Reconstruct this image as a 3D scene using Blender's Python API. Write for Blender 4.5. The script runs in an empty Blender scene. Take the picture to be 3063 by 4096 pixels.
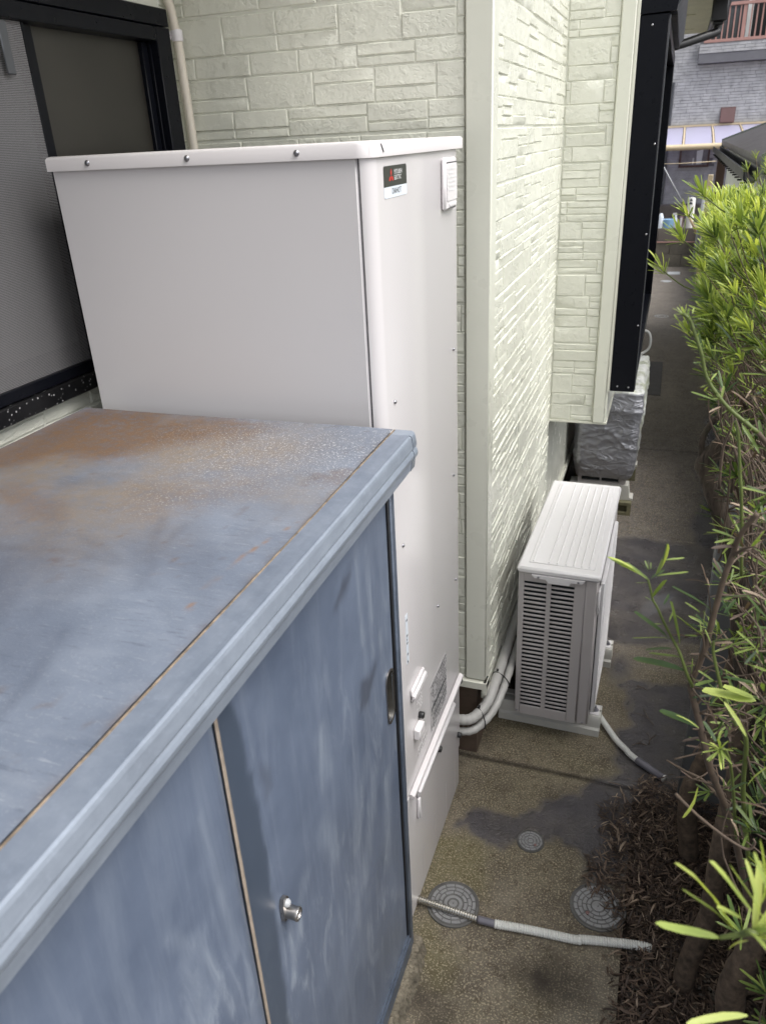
import bpy, bmesh, math, random
import numpy as np
from mathutils import Vector, Matrix

scene = bpy.context.scene
COL = scene.collection
R = math.radians

# ------------------------------------------------------------------ camera
cam_d = bpy.data.cameras.new('camera')
cam = bpy.data.objects.new('camera', cam_d)
COL.objects.link(cam)
CAMP = Vector((0.0, 0.0, 2.17))
RX = Vector((0.9441878, 0.32609618, -0.0465906))
DN = Vector((0.10165212, -0.42297311, -0.90042245))
FW = Vector((-0.3133309, 0.84543186, -0.43251442))
m = Matrix(((RX.x, -DN.x, -FW.x, CAMP.x), (RX.y, -DN.y, -FW.y, CAMP.y), (RX.z, -DN.z, -FW.z, CAMP.z), (0, 0, 0, 1)))
cam.matrix_world = m
cam_d.sensor_fit = 'VERTICAL'
cam_d.sensor_height = 36.0
cam_d.sensor_width = 27.0
cam_d.lens = 3105.85 / 4096 * 36.0
cam_d.clip_start = 0.05
cam_d.clip_end = 400
cam_d.dof.use_dof = True
cam_d.dof.focus_distance = 2.1
cam_d.dof.aperture_fstop = 7.5
scene.camera = cam

def px(p):
    v = Vector(p) - CAMP
    z = v.dot(FW)
    return (3105.85 * v.dot(RX) / z + 1531.5, 3105.85 * v.dot(DN) / z + 2048, z)

# ------------------------------------------------------------------ light
SUN_EL, SUN_AZ = R(58), R(102)      # soft light from an overcast sky, brightest to the right of the passage
w = bpy.data.worlds.new('World')
scene.world = w
w.use_nodes = True
nt = w.node_tree
for n in list(nt.nodes): nt.nodes.remove(n)
sk = nt.nodes.new('ShaderNodeTexSky'); sk.sky_type = 'NISHITA'; sk.sun_disc = False
sk.sun_elevation = SUN_EL; sk.sun_rotation = SUN_AZ; sk.air_density = 1.0; sk.dust_density = 4.0; sk.ozone_density = 1.0
hs = nt.nodes.new('ShaderNodeHueSaturation'); hs.inputs['Saturation'].default_value = 0.30
bg = nt.nodes.new('ShaderNodeBackground'); bg.inputs['Strength'].default_value = 0.15
wo = nt.nodes.new('ShaderNodeOutputWorld')
nt.links.new(sk.outputs[0], hs.inputs['Color']); nt.links.new(hs.outputs[0], bg.inputs['Color']); nt.links.new(bg.outputs[0], wo.inputs[0])
sd = bpy.data.lights.new('sun', 'SUN'); sd.energy = 1.1; sd.angle = R(45); sd.color = (1.0, 0.985, 0.96)
so = bpy.data.objects.new('sun', sd); COL.objects.link(so)
sdir = Vector((math.sin(SUN_AZ) * math.cos(SUN_EL), math.cos(SUN_AZ) * math.cos(SUN_EL), math.sin(SUN_EL)))
# Nishita rotation is measured from +Y towards +X
so.rotation_euler = sdir.to_track_quat('Z', 'Y').to_euler()
so.location = (3, 3, 9)
vs = scene.view_settings
scene.display_settings.display_device = 'sRGB'
vs.view_transform = 'Standard'; vs.look = 'None'; vs.gamma = 1.0; vs.use_curve_mapping = False
vs.exposure = 1.06
try:
    scene.cycles.max_bounces = 8; scene.cycles.diffuse_bounces = 4; scene.cycles.transparent_max_bounces = 12
    scene.cycles.use_denoising = True
except Exception: pass

# ------------------------------------------------------------------ node helpers
class NT:
    def __init__(s, name):
        s.m = bpy.data.materials.new(name); s.m.use_nodes = True
        s.t = s.m.node_tree
        for n in list(s.t.nodes): s.t.nodes.remove(n)
        s.out = s.t.nodes.new('ShaderNodeOutputMaterial')
        s.b = s.t.nodes.new('ShaderNodeBsdfPrincipled')
        s.t.links.new(s.b.outputs[0], s.out.inputs[0])
        s._pos = None
    def n(s, typ, **kw):
        nd = s.t.nodes.new(typ)
        for k, v in kw.items(): setattr(nd, k, v)
        return nd
    def link(s, a, b): s.t.links.new(a, b)
    def set(s, sock, v):
        if isinstance(v, (int, float)): sock.default_value = v
        elif isinstance(v, (tuple, list)): sock.default_value = tuple(v) + ((1,) if len(v) == 3 and sock.type == 'RGBA' else ())
        else: s.link(v, sock)
    def pos(s):
        if s._pos is None: s._pos = s.n('ShaderNodeNewGeometry').outputs['Position']
        return s._pos
    def mapped(s, scale=(1, 1, 1), rot=(0, 0, 0), src=None):
        mp = s.n('ShaderNodeMapping'); mp.inputs['Scale'].default_value = scale; mp.inputs['Rotation'].default_value = rot
        s.link(src or s.pos(), mp.inputs['Vector']); return mp.outputs[0]
    def noise(s, scale, detail=4, rough=0.55, vec=None, dist=0.0):
        nd = s.n('ShaderNodeTexNoise'); nd.inputs['Scale'].default_value = scale; nd.inputs['Detail'].default_value = detail
        nd.inputs['Roughness'].default_value = rough; nd.inputs['Distortion'].default_value = dist
        s.link(vec or s.pos(), nd.inputs['Vector']); return nd.outputs['Fac']
    def voro(s, scale, feature='F1', vec=None):
        nd = s.n('ShaderNodeTexVoronoi'); nd.feature = feature; nd.inputs['Scale'].default_value = scale
        s.link(vec or s.pos(), nd.inputs['Vector']); return nd.outputs['Distance']
    def ramp(s, fac, stops):
        r = s.n('ShaderNodeValToRGB'); e = r.color_ramp.elements
        while len(e) < len(stops): e.new(0.5)
        for i, (p, c) in enumerate(stops):
            e[i].position = p; e[i].color = (c, c, c, 1) if isinstance(c, (int, float)) else tuple(c) + (1,)
        s.link(fac, r.inputs[0]); return r.outputs[0]
    def mix(s, fac, a, b, mode='MIX'):
        nd = s.n('ShaderNodeMix'); nd.data_type = 'RGBA'; nd.blend_type = mode
        s.set(nd.inputs[0], fac); s.set(nd.inputs[6], a); s.set(nd.inputs[7], b); return nd.outputs[2]
    def math(s, op, a, b=0.0, clamp=False):
        nd = s.n('ShaderNodeMath'); nd.operation = op; nd.use_clamp = clamp
        s.set(nd.inputs[0], a); s.set(nd.inputs[1], b); return nd.outputs[0]
    def attr(s, name):
        nd = s.n('ShaderNodeAttribute'); nd.attribute_name = name; return nd.outputs['Fac']
    def attrc(s, name):
        nd = s.n('ShaderNodeAttribute'); nd.attribute_name = name; return nd.outputs['Color']
    def bump(s, h, strength=0.3, dist=0.01, normal=None):
        nd = s.n('ShaderNodeBump'); nd.inputs['Strength'].default_value = strength; nd.inputs['Distance'].default_value = dist
        s.link(h, nd.inputs['Height'])
        if normal is not None: s.link(normal, nd.inputs['Normal'])
        s.link(nd.outputs[0], s.b.inputs['Normal']); return nd.outputs[0]
    def p(s, **kw):
        names = {'color': 'Base Color', 'rough': 'Roughness', 'metal': 'Metallic', 'spec': 'Specular IOR Level', 'coat': 'Coat Weight', 'coatr': 'Coat Roughness', 'alpha': 'Alpha', 'trans': 'Transmission Weight', 'emit': 'Emission Color', 'emits': 'Emission Strength', 'sss': 'Subsurface Weight'}
        for k, v in kw.items(): s.set(s.b.inputs[names[k]], v)
        return s

M = {}
def simple(name, color, rough=0.5, metal=0.0, var=0.08, nscale=6.0, bump=0.0, bscale=200.0, dirt=0.0, **kw):
    t = NT(name)
    c2 = tuple(min(1, c * (1 - var)) for c in color); c3 = tuple(min(1, c * (1 + var)) for c in color)
    f = t.noise(nscale, 5, 0.6)
    col = t.mix(t.ramp(f, [(0.3, 0.0), (0.7, 1.0)]), c2, c3) if var >= 0.05 else t.mix(0.0, color, color)
    if dirt > 0:
        d = t.ramp(t.noise(nscale * 3.1, 8, 0.7), [(0.52, 0.0), (0.72, dirt)])
        col = t.mix(d, col, (0.06, 0.05, 0.035))
    t.p(color=col, metal=metal, **kw)
    t.p(rough=rough if var < 0.05 else t.math('ADD', t.math('MULTIPLY', t.noise(nscale * 2.3, 4), 0.16), max(0.02, rough - 0.08)))
    if bump > 0: t.bump(t.noise(bscale, 3, 0.6), bump, 0.003)
    M[name] = t.m
    return t

# ------------------------------------------------------------------ mesh helpers
class MB:
    def __init__(s): s.v = []; s.f = []; s.att = {}
    def add(s, vs, fs):
        o = len(s.v); s.v += [tuple(p) for p in vs]; s.f += [tuple(i + o for i in f) for f in fs]; return s
    def box(s, x0, x1, y0, y1, z0, z1, c=0.0):
        if c <= 0:
            vs = [(x, y, z) for x in (x0, x1) for y in (y0, y1) for z in (z0, z1)]
            return s.add(vs, [(0, 1, 3, 2), (4, 6, 7, 5), (0, 4, 5, 1), (2, 3, 7, 6), (0, 2, 6, 4), (1, 5, 7, 3)])
        c = min(c, (x1 - x0) * .49, (y1 - y0) * .49, (z1 - z0) * .49)
        X, Y, Z = (x0, x1), (y0, y1), (z0, z1); vs = []; idx = {}
        for i in (0, 1):
            for j in (0, 1):
                for k in (0, 1):
                    sx, sy, sz = (c, -c)[i], (c, -c)[j], (c, -c)[k]
                    for a, pnt in enumerate(((X[i], Y[j] + sy, Z[k] + sz), (X[i] + sx, Y[j], Z[k] + sz), (X[i] + sx, Y[j] + sy, Z[k]))):
                        idx[(i, j, k, a)] = len(vs); vs.append(pnt)
        q = idx; fs = []
        for i in (0, 1):
            f = [q[(i, 0, 0, 0)], q[(i, 1, 0, 0)], q[(i, 1, 1, 0)], q[(i, 0, 1, 0)]]; fs.append(f if i else f[::-1])
        for j in (0, 1):
            f = [q[(0, j, 0, 1)], q[(0, j, 1, 1)], q[(1, j, 1, 1)], q[(1, j, 0, 1)]]; fs.append(f if j else f[::-1])
        for k in (0, 1):
            f = [q[(0, 0, k, 2)], q[(1, 0, k, 2)], q[(1, 1, k, 2)], q[(0, 1, k, 2)]]; fs.append(f if k else f[::-1])
        for i in (0, 1):
            for j in (0, 1):
                f = [q[(i, j, 0, 0)], q[(i, j, 1, 0)], q[(i, j, 1, 1)], q[(i, j, 0, 1)]]; fs.append(f if i != j else f[::-1])
        for i in (0, 1):
            for k in (0, 1):
                f = [q[(i, 0, k, 0)], q[(i, 0, k, 2)], q[(i, 1, k, 2)], q[(i, 1, k, 0)]]; fs.append(f if i != k else f[::-1])
        for j in (0, 1):
            for k in (0, 1):
                f = [q[(0, j, k, 1)], q[(1, j, k, 1)], q[(1, j, k, 2)], q[(0, j, k, 2)]]; fs.append(f if j != k else f[::-1])
        for i in (0, 1):
            for j in (0, 1):
                for k in (0, 1):
                    f = [q[(i, j, k, 0)], q[(i, j, k, 1)], q[(i, j, k, 2)]]; fs.append(f if (i + j + k) % 2 else f[::-1])
        return s.add(vs, fs)
    def prism(s, poly, fn, d0, d1):
        """extrude a 2D outline between two depths; fn(a, b, d) -> xyz"""
        n = len(poly)
        vs = [fn(a, b, d0) for a, b in poly] + [fn(a, b, d1) for a, b in poly]
        return s.add(vs, [tuple(range(n))[::-1], tuple(range(n, 2 * n))] + [(i, (i + 1) % n, n + (i + 1) % n, n + i) for i in range(n)])
    def tube(s, pts, rad, n=10, cap=True):
        pts = [Vector(p) for p in pts]; N = len(pts)
        if not hasattr(rad, '__len__'): rad = [rad] * N
        vs = []; prev = None
        for i in range(N):
            t = (pts[min(i + 1, N - 1)] - pts[max(i - 1, 0)])
            if t.length < 1e-9: t = Vector((0, 0, 1))
            t.normalize()
            if prev is None:
                a = Vector((0, 0, 1)) if abs(t.z) < 0.9 else Vector((1, 0, 0)); u = t.cross(a).normalized()
            else:
                u = (prev - t * prev.dot(t)); u = u.normalized() if u.length > 1e-6 else t.orthogonal().normalized()
            prev = u; v = t.cross(u)
            for k in range(n):
                a = 2 * math.pi * k / n; vs.append(pts[i] + (u * math.cos(a) + v * math.sin(a)) * rad[i])
        fs = [(i * n + k, i * n + (k + 1) % n, (i + 1) * n + (k + 1) % n, (i + 1) * n + k) for i in range(N - 1) for k in range(n)]
        if cap: fs += [tuple(range(n))[::-1], tuple(range((N - 1) * n, N * n))]
        return s.add(vs, fs)
    def lathe(s, prof, c, axis='z', n=24):
        """prof: (r, h) list; c: centre"""
        vs = []; L = len(prof)
        for r, h in prof:
            for k in range(n):
                a = 2 * math.pi * k / n; x, y = r * math.cos(a), r * math.sin(a)
                vs.append({'z': (c[0] + x, c[1] + y, c[2] + h), 'x': (c[0] + h, c[1] + x, c[2] + y), 'y': (c[0] + y, c[1] + h, c[2] + x)}[axis])
        fs = [(i * n + k, i * n + (k + 1) % n, (i + 1) * n + (k + 1) % n, (i + 1) * n + k) for i in range(L - 1) for k in range(n)]
        fs += [tuple(range(n))[::-1], tuple(range((L - 1) * n, L * n))]
        return s.add(vs, fs)
    def quad(s, a, b, c, d): return s.add([a, b, c, d], [(0, 1, 2, 3)])

ROOT = {}
def make_mesh(name, mb, mat, smooth=False, off=(0, 0, 0)):
    me = bpy.data.meshes.new(name)
    vs = [(x - off[0], y - off[1], z - off[2]) for x, y, z in mb.v] if any(off) else mb.v
    me.from_pydata(vs, [], mb.f); me.update()
    if mat is not None: me.materials.append(M[mat] if isinstance(mat, str) else mat)
    if smooth == 'auto':
        me.polygons.foreach_set('use_smooth', [True] * len(me.polygons))
        try: me.set_sharp_from_angle(angle=R(38))
        except Exception: pass
    elif smooth: me.polygons.foreach_set('use_smooth', [True] * len(me.polygons))
    return me
def thing(name, label, cat, loc=(0, 0, 0), rz=0.0, group=None, kind=None):
    o = bpy.data.objects.new(name, None); COL.objects.link(o); o.empty_display_size = 0.05
    o.location = loc; o.rotation_euler = (0, 0, rz); tag(o, label, cat, group, kind); ROOT[o] = tuple(loc) if rz == 0 else None
    return o
def tag(o, label=None, cat=None, group=None, kind=None):
    if label: o['label'] = label
    if cat: o['category'] = cat
    if group: o['group'] = group
    if kind: o['kind'] = kind
    return o
def obj(name, mb, mat, parent=None, smooth='auto', label=None, kind=None):
    """one mesh object; vertices in world space (or in the local space of a rotated thing)"""
    off = (0, 0, 0)
    if parent is not None: off = ROOT.get(parent) or (0, 0, 0)
    me = make_mesh(name, mb, mat, smooth, off)
    o = bpy.data.objects.new(name, me); COL.objects.link(o)
    if parent is not None: o.parent = parent; ROOT[o] = ROOT.get(parent)
    if label: o['label'] = label
    if kind: o['kind'] = kind
    return o
def top(name, mb, mat, label, cat, base, smooth='auto', group=None, kind=None):
    me = make_mesh(name, mb, mat, smooth, base)
    o = bpy.data.objects.new(name, me); COL.objects.link(o); o.location = base; ROOT[o] = tuple(base)
    return tag(o, label, cat, group, kind)
def inst(name, me, parent, loc, rot=None):
    o = bpy.data.objects.new(name, me); COL.objects.link(o); o.parent = parent
    off = ROOT.get(parent) or (0, 0, 0)
    o.location = (loc[0] - off[0], loc[1] - off[1], loc[2] - off[2])
    if rot is not None: o.rotation_euler = rot
    return o
def spline(pts, n=8):
    P = [Vector(p) for p in pts]; out = []
    for i in range(len(P) - 1):
        p0, p1, p2, p3 = P[max(i - 1, 0)], P[i], P[i + 1], P[min(i + 2, len(P) - 1)]
        for k in range(n):
            t = k / n
            out.append(0.5 * ((2 * p1) + (p2 - p0) * t + (2 * p0 - 5 * p1 + 4 * p2 - p3) * t * t + (3 * p1 - p0 - 3 * p2 + p3) * t ** 3))
    out.append(P[-1]); return out
def text_mb(body, size, fn, d=0.0004, align='CENTER', xs=1.0):
    cu = bpy.data.curves.new('lettering', 'FONT'); cu.body = body; cu.size = size; cu.align_x = align; cu.align_y = 'CENTER'; cu.resolution_u = 2
    ob = bpy.data.objects.new('lettering', cu); me = ob.to_mesh()
    mb = MB(); mb.add([fn(v.co.x * xs, v.co.y, d) for v in me.vertices], [tuple(p.vertices) for p in me.polygons])
    ob.to_mesh_clear(); bpy.data.objects.remove(ob); bpy.data.curves.remove(cu)
    return mb

# ------------------------------------------------------------------ numpy noise and masks
def vnoise(x, y, scale, seed):
    r = np.random.RandomState(seed); G = r.rand(256, 256)
    X = np.asarray(x) * scale + seed * 7.3; Y = np.asarray(y) * scale + seed * 3.1
    xi = np.floor(X).astype(int); yi = np.floor(Y).astype(int); fx = X - xi; fy = Y - yi
    fx = fx * fx * (3 - 2 * fx); fy = fy * fy * (3 - 2 * fy)
    g = lambda a, b: G[a % 256, b % 256]
    return (g(xi, yi) * (1 - fx) + g(xi + 1, yi) * fx) * (1 - fy) + (g(xi, yi + 1) * (1 - fx) + g(xi + 1, yi + 1) * fx) * fy
def fbm(x, y, scale, seed, oct=4, gain=0.55):
    s = 0; a = 1; t = 0
    for i in range(oct): s = s + a * vnoise(x, y, scale * 2 ** i, seed + i); t += a; a *= gain
    return s / t
def pmask(x, y, poly, soft=0.02, wob=0.02, wscale=14, seed=1):
    x = x + (fbm(x, y, wscale, seed) - 0.5) * 2 * wob; y = y + (fbm(x, y, wscale, seed + 31) - 0.5) * 2 * wob
    ins = np.zeros(x.shape, bool); dist = np.full(x.shape, 9.0); n = len(poly)
    for i in range(n):
        (x0, y0), (x1, y1) = poly[i], poly[(i + 1) % n]
        c = (y0 > y) != (y1 > y)
        with np.errstate(divide='ignore', invalid='ignore'):
            ins ^= c & (x < (x1 - x0) * (y - y0) / ((y1 - y0) if y1 != y0 else 1e-9) + x0)
        dx, dy = x1 - x0, y1 - y0; t = np.clip(((x - x0) * dx + (y - y0) * dy) / (dx * dx + dy * dy + 1e-12), 0, 1)
        dist = np.minimum(dist, np.hypot(x - x0 - t * dx, y - y0 - t * dy))
    sd_ = np.where(ins, dist, -dist)
    t = np.clip(sd_ / soft * 0.5 + 0.5, 0, 1); return t * t * (3 - 2 * t)
def grid(xs, ys, fn, keep=None):
    X, Y = np.meshgrid(xs, ys); nx, ny = len(xs), len(ys)
    mb = MB(); mb.v = [tuple(map(float, p)) for p in np.stack(fn(X, Y), -1).reshape(-1, 3)]
    for j in range(ny - 1):
        for i in range(nx - 1):
            if keep is None or keep(0.5 * (xs[i] + xs[i + 1]), 0.5 * (ys[j] + ys[j + 1])):
                a = j * nx + i; mb.f.append((a, a + 1, a + nx + 1, a + nx))
    return mb, X, Y
def setattr_f(o, name, arr):
    a = o.data.attributes.new(name, 'FLOAT', 'POINT'); a.data.foreach_set('value', np.asarray(arr, np.float32).ravel())

# ------------------------------------------------------------------ materials
def mat_siding(name, col, stone=True):
    t = NT(name)
    f = t.noise(2.2, 5, 0.6); c = t.mix(t.ramp(f, [(0.3, 0.0), (0.7, 1.0)]), tuple(v * 0.93 for v in col), col)
    g = t.ramp(t.noise(34, 6, 0.7), [(0.60, 0.0), (0.80, 0.16)]); c = t.mix(g, c, (0.30, 0.29, 0.21))
    t.p(color=c, spec=0.5)
    t.p(rough=t.ramp(t.noise(9, 4), [(0.3, 0.24), (0.7, 0.36)]))
    if stone:
        v1 = t.mapped((1.0, 1.0, 1.35))
        a = t.noise(40, 4, 0.6, v1, 0.2); b = t.ramp(t.noise(22, 5, 0.68, v1, 0.5), [(0.38, 0.0), (0.43, 0.55), (0.53, 0.62), (0.56, 1.0), (0.63, 0.92), (0.66, 0.65)])
        mk = t.ramp(t.noise(7, 4, 0.65), [(0.40, 0.12), (0.60, 1.0)])
        h = t.math('ADD', t.math('MULTIPLY', a, 0.22), t.math('MULTIPLY', t.math('MULTIPLY', b, mk), 0.7))
        t.bump(h, 0.62, 0.0070)
    else: t.bump(t.noise(150, 3), 0.12, 0.002)
    M[name] = t.m
SID = (0.685, 0.69, 0.60)
mat_siding('siding', SID); mat_siding('trim_paint', (0.655, 0.66, 0.575), False)
simple('joint_paint', (0.69, 0.695, 0.61), 0.25, bump=0.1, bscale=120)
simple('flashing', (0.60, 0.60, 0.52), 0.35)
simple('foundation', (0.10, 0.070, 0.050), 0.8, var=0.3, nscale=9, bump=0.4, bscale=60, dirt=0.5)
simple('black_alu', (0.0042, 0.0048, 0.0075), 0.30, spec=0.13, dirt=0.02, nscale=18)
simple('black_alu_dull', (0.007, 0.008, 0.010), 0.42, var=0.2, spec=0.3)
simple('grey_alu', (0.10, 0.105, 0.115), 0.4, 0.6)
simple('dark_void', (0.004, 0.005, 0.006), 0.7)
simple('handle_bowl', (0.11, 0.105, 0.095), 0.35, 0.7, var=0.2, nscale=40)
simple('conduit', (0.62, 0.57, 0.48), 0.45)
simple('soffit', (0.60, 0.575, 0.42), 0.6, dirt=0.12)
simple('tank_paint', (0.595, 0.572, 0.575), 0.22, var=0.015, nscale=1.5, spec=0.42)
simple('tank_shadow', (0.03, 0.03, 0.035), 0.6)
simple('tank_cap', (0.63, 0.60, 0.60), 0.33, var=0.02)
simple('plastic_white', (0.68, 0.655, 0.66), 0.3, var=0.02)
simple('ac_paint', (0.40, 0.375, 0.37), 0.38, var=0.02)
simple('ac_top', (0.67, 0.655, 0.66), 0.26, var=0.02)
simple('fin', (0.010, 0.016, 0.018), 0.6)
simple('foot_plastic', (0.52, 0.51, 0.47), 0.45, var=0.06)
simple('steel', (0.34, 0.325, 0.31), 0.3, 0.95, var=0.15, nscale=60)
simple('screw', (0.30, 0.30, 0.32), 0.32, 1.0)
simple('black_plastic', (0.012, 0.012, 0.013), 0.4)
simple('pipe_wrap', (0.40, 0.395, 0.375), 0.5, bump=0.12, bscale=50)
simple('hose_white', (0.60, 0.60, 0.565), 0.42, dirt=0.08, nscale=12)
simple('hose_tape', (0.13, 0.125, 0.145), 0.35)
simple('hose_metal', (0.62, 0.60, 0.55), 0.22, 0.9)
simple('lid_grey', (0.215, 0.215, 0.215), 0.5, var=0.12, nscale=14, dirt=0.25, bump=0.15, bscale=260)
simple('lid_plate', (0.095, 0.093, 0.088), 0.6, var=0.25, nscale=30, dirt=0.5)
simple('lid_far', (0.40, 0.42, 0.43), 0.5)
simple('block_concrete', (0.14, 0.125, 0.10), 0.85, var=0.25, nscale=5, bump=0.3, bscale=140, dirt=0.5)
simple('cinder', (0.155, 0.145, 0.085), 0.9, var=0.3, nscale=12, bump=0.5, bscale=160, dirt=0.45)
simple('wall_concrete', (0.115, 0.115, 0.105), 0.8, var=0.2, nscale=3, bump=0.25, bscale=120, dirt=0.4)
simple('grey_board', (0.115, 0.12, 0.12), 0.55, var=0.12, nscale=4, dirt=0.15)
simple('soil', (0.024, 0.017, 0.012), 0.95, var=0.4, nscale=20, bump=0.9, bscale=70)
simple('terrace', (0.14, 0.12, 0.105), 0.85, var=0.2, nscale=3, dirt=0.3)
simple('ground', (0.10, 0.085, 0.065), 0.9, var=0.2, nscale=1.2)
simple('brick_grey', (0.40, 0.40, 0.41), 0.75, var=0.22, nscale=7, bump=0.2, bscale=60)
simple('brick_joint', (0.15, 0.15, 0.165), 0.9)
simple('pink_paint', (0.40, 0.225, 0.195), 0.45, var=0.1)
simple('brown_paint', (0.155, 0.085, 0.08), 0.35, var=0.1)
simple('far_pane', (0.22, 0.21, 0.22), 0.2, var=0.3)
simple('window_brown', (0.09, 0.05, 0.04), 0.4)
simple('beige_rail', (0.55, 0.45, 0.30), 0.5)
simple('white_wall', (0.66, 0.68, 0.66), 0.6, dirt=0.05)
simple('roof_dark', (0.055, 0.05, 0.05), 0.35, var=0.2)
simple('roof_edge', (0.10, 0.12, 0.105), 0.4)
simple('pole_white', (0.66, 0.66, 0.63), 0.4)
simple('pole_tan', (0.66, 0.50, 0.31), 0.5)
simple('pole_grey', (0.34, 0.35, 0.36), 0.5, dirt=0.2)
simple('blue_plastic', (0.25, 0.43, 0.62), 0.4)
simple('sticker_dark', (0.040, 0.042, 0.036), 0.35)
simple('sticker_white', (0.68, 0.73, 0.79), 0.3, var=0.01)
simple('sticker_grey', (0.50, 0.485, 0.49), 0.35, var=0.02)
simple('print_red', (0.55, 0.030, 0.025), 0.35)
simple('print_white', (0.80, 0.80, 0.80), 0.35)
simple('print_dark', (0.035, 0.04, 0.045), 0.4)
simple('print_pale', (0.72, 0.71, 0.71), 0.4)
simple('bark', (0.085, 0.062, 0.043), 0.9, var=0.35, nscale=40)
simple('twig_brown', (0.085, 0.060, 0.042), 0.8, var=0.3, nscale=60)
simple('seam_rust', (0.20, 0.155, 0.11), 0.8, var=0.5, nscale=60)
simple('rubber_edge', (0.25, 0.205, 0.165), 0.7, var=0.2, nscale=40)
def mat_bark():
    t = NT('bark'); v = t.mapped((70, 70, 12)); n1 = t.noise(1.0, 6, 0.7, v, 0.6); n2 = t.noise(7, 4)
    c = t.mix(t.ramp(n1, [(0.35, 0.0), (0.65, 1.0)]), (0.014, 0.011, 0.008), (0.085, 0.064, 0.046))
    c = t.mix(t.ramp(n2, [(0.5, 0.0), (0.68, 0.55)]), c, (0.055, 0.065, 0.025))
    t.p(color=c, rough=0.9); t.bump(n1, 0.8, 0.006); M['bark'] = t.m
mat_bark()
simple('bark_brown', (0.085, 0.060, 0.040), 0.85, var=0.55, nscale=45, bump=1.0, bscale=55, dirt=0.3)
def mat_glass(name, tint, rough):
    t = NT(name); c = t.mix(t.ramp(t.noise(3.0, 5, 0.6), [(0.35, 0.0), (0.7, 1.0)]), tuple(v * 0.8 for v in tint), tuple(v * 1.25 for v in tint))
    t.p(color=c, rough=rough, spec=0.5); M[name] = t.m; return t
t_ = mat_glass('frosted_glass', (0.022, 0.020, 0.0165), 0.30); t_.bump(t_.noise(420, 2), 0.25, 0.001)
mat_glass('clear_glass', (0.05, 0.055, 0.06), 0.06)
mat_glass('curtain', (0.10, 0.105, 0.11), 0.9)
def mat_screen():
    t = NT('insect_screen'); tr = t.n('ShaderNodeBsdfTransparent')
    wv = t.n('ShaderNodeTexWave'); wv.wave_type = 'BANDS'; wv.bands_direction = 'Z'; wv.inputs['Scale'].default_value = 95; wv.inputs['Distortion'].default_value = 0.6; wv.inputs['Detail'].default_value = 1
    t.link(t.pos(), wv.inputs['Vector'])
    f = t.ramp(wv.outputs['Fac'], [(0.25, 0.55), (0.75, 0.95)])
    t.p(color=(0.150, 0.146, 0.148), rough=0.6)
    mx = t.n('ShaderNodeMixShader'); t.link(f, mx.inputs[0]); t.link(tr.outputs[0], mx.inputs[1]); t.link(t.b.outputs[0], mx.inputs[2]); t.link(mx.outputs[0], t.out.inputs[0])
    M['insect_screen'] = t.m
mat_screen()
def mat_sill():
    t = NT('sill_black'); d = t.ramp(t.voro(85), [(0.10, 1.0), (0.26, 0.0)]); d2 = t.ramp(t.noise(20, 5, 0.7), [(0.46, 0.0), (0.54, 1.0)])
    c = t.mix(t.math('MULTIPLY', d, d2), (0.005, 0.005, 0.006), (0.42, 0.42, 0.42)); t.p(color=c, rough=0.35); M['sill_black'] = t.m
mat_sill()
def mat_poly():
    t = NT('polycarbonate'); tr = t.n('ShaderNodeBsdfTranslucent'); tr.inputs['Color'].default_value = (0.70, 0.68, 0.88, 1)
    t.p(color=(0.66, 0.65, 0.78), rough=0.25)
    mx = t.n('ShaderNodeMixShader'); mx.inputs[0].default_value = 0.45; t.link(t.b.outputs[0], mx.inputs[1]); t.link(tr.outputs[0], mx.inputs[2]); t.link(mx.outputs[0], t.out.inputs[0]); M['polycarbonate'] = t.m
mat_poly()
def mat_leaf(name, ramp, trans=0.42, rough=0.38):
    t = NT(name); tint = t.attr('tint'); c = t.ramp(tint, ramp)
    t.p(color=c, rough=rough, spec=0.4)
    tl = t.n('ShaderNodeBsdfTranslucent'); c2 = t.mix(1.0, c, (1.25, 1.25, 0.55), 'MULTIPLY'); t.link(c2, tl.inputs['Color'])
    mx = t.n('ShaderNodeMixShader'); mx.inputs[0].default_value = trans; t.link(t.b.outputs[0], mx.inputs[1]); t.link(tl.outputs[0], mx.inputs[2]); t.link(mx.outputs[0], t.out.inputs[0]); M[name] = t.m
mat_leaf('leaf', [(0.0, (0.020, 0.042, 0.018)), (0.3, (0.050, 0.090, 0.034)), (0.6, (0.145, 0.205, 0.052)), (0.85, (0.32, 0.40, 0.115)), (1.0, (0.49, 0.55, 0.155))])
mat_leaf('dead_leaf', [(0.0, (0.014, 0.010, 0.008)), (0.45, (0.060, 0.039, 0.028)), (0.8, (0.135, 0.092, 0.066)), (1.0, (0.34, 0.26, 0.19))], 0.15, 0.6)
mat_leaf('green_stem', [(0.0, (0.05, 0.055, 0.024)), (1.0, (0.14, 0.185, 0.045))], 0.1, 0.45)
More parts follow.
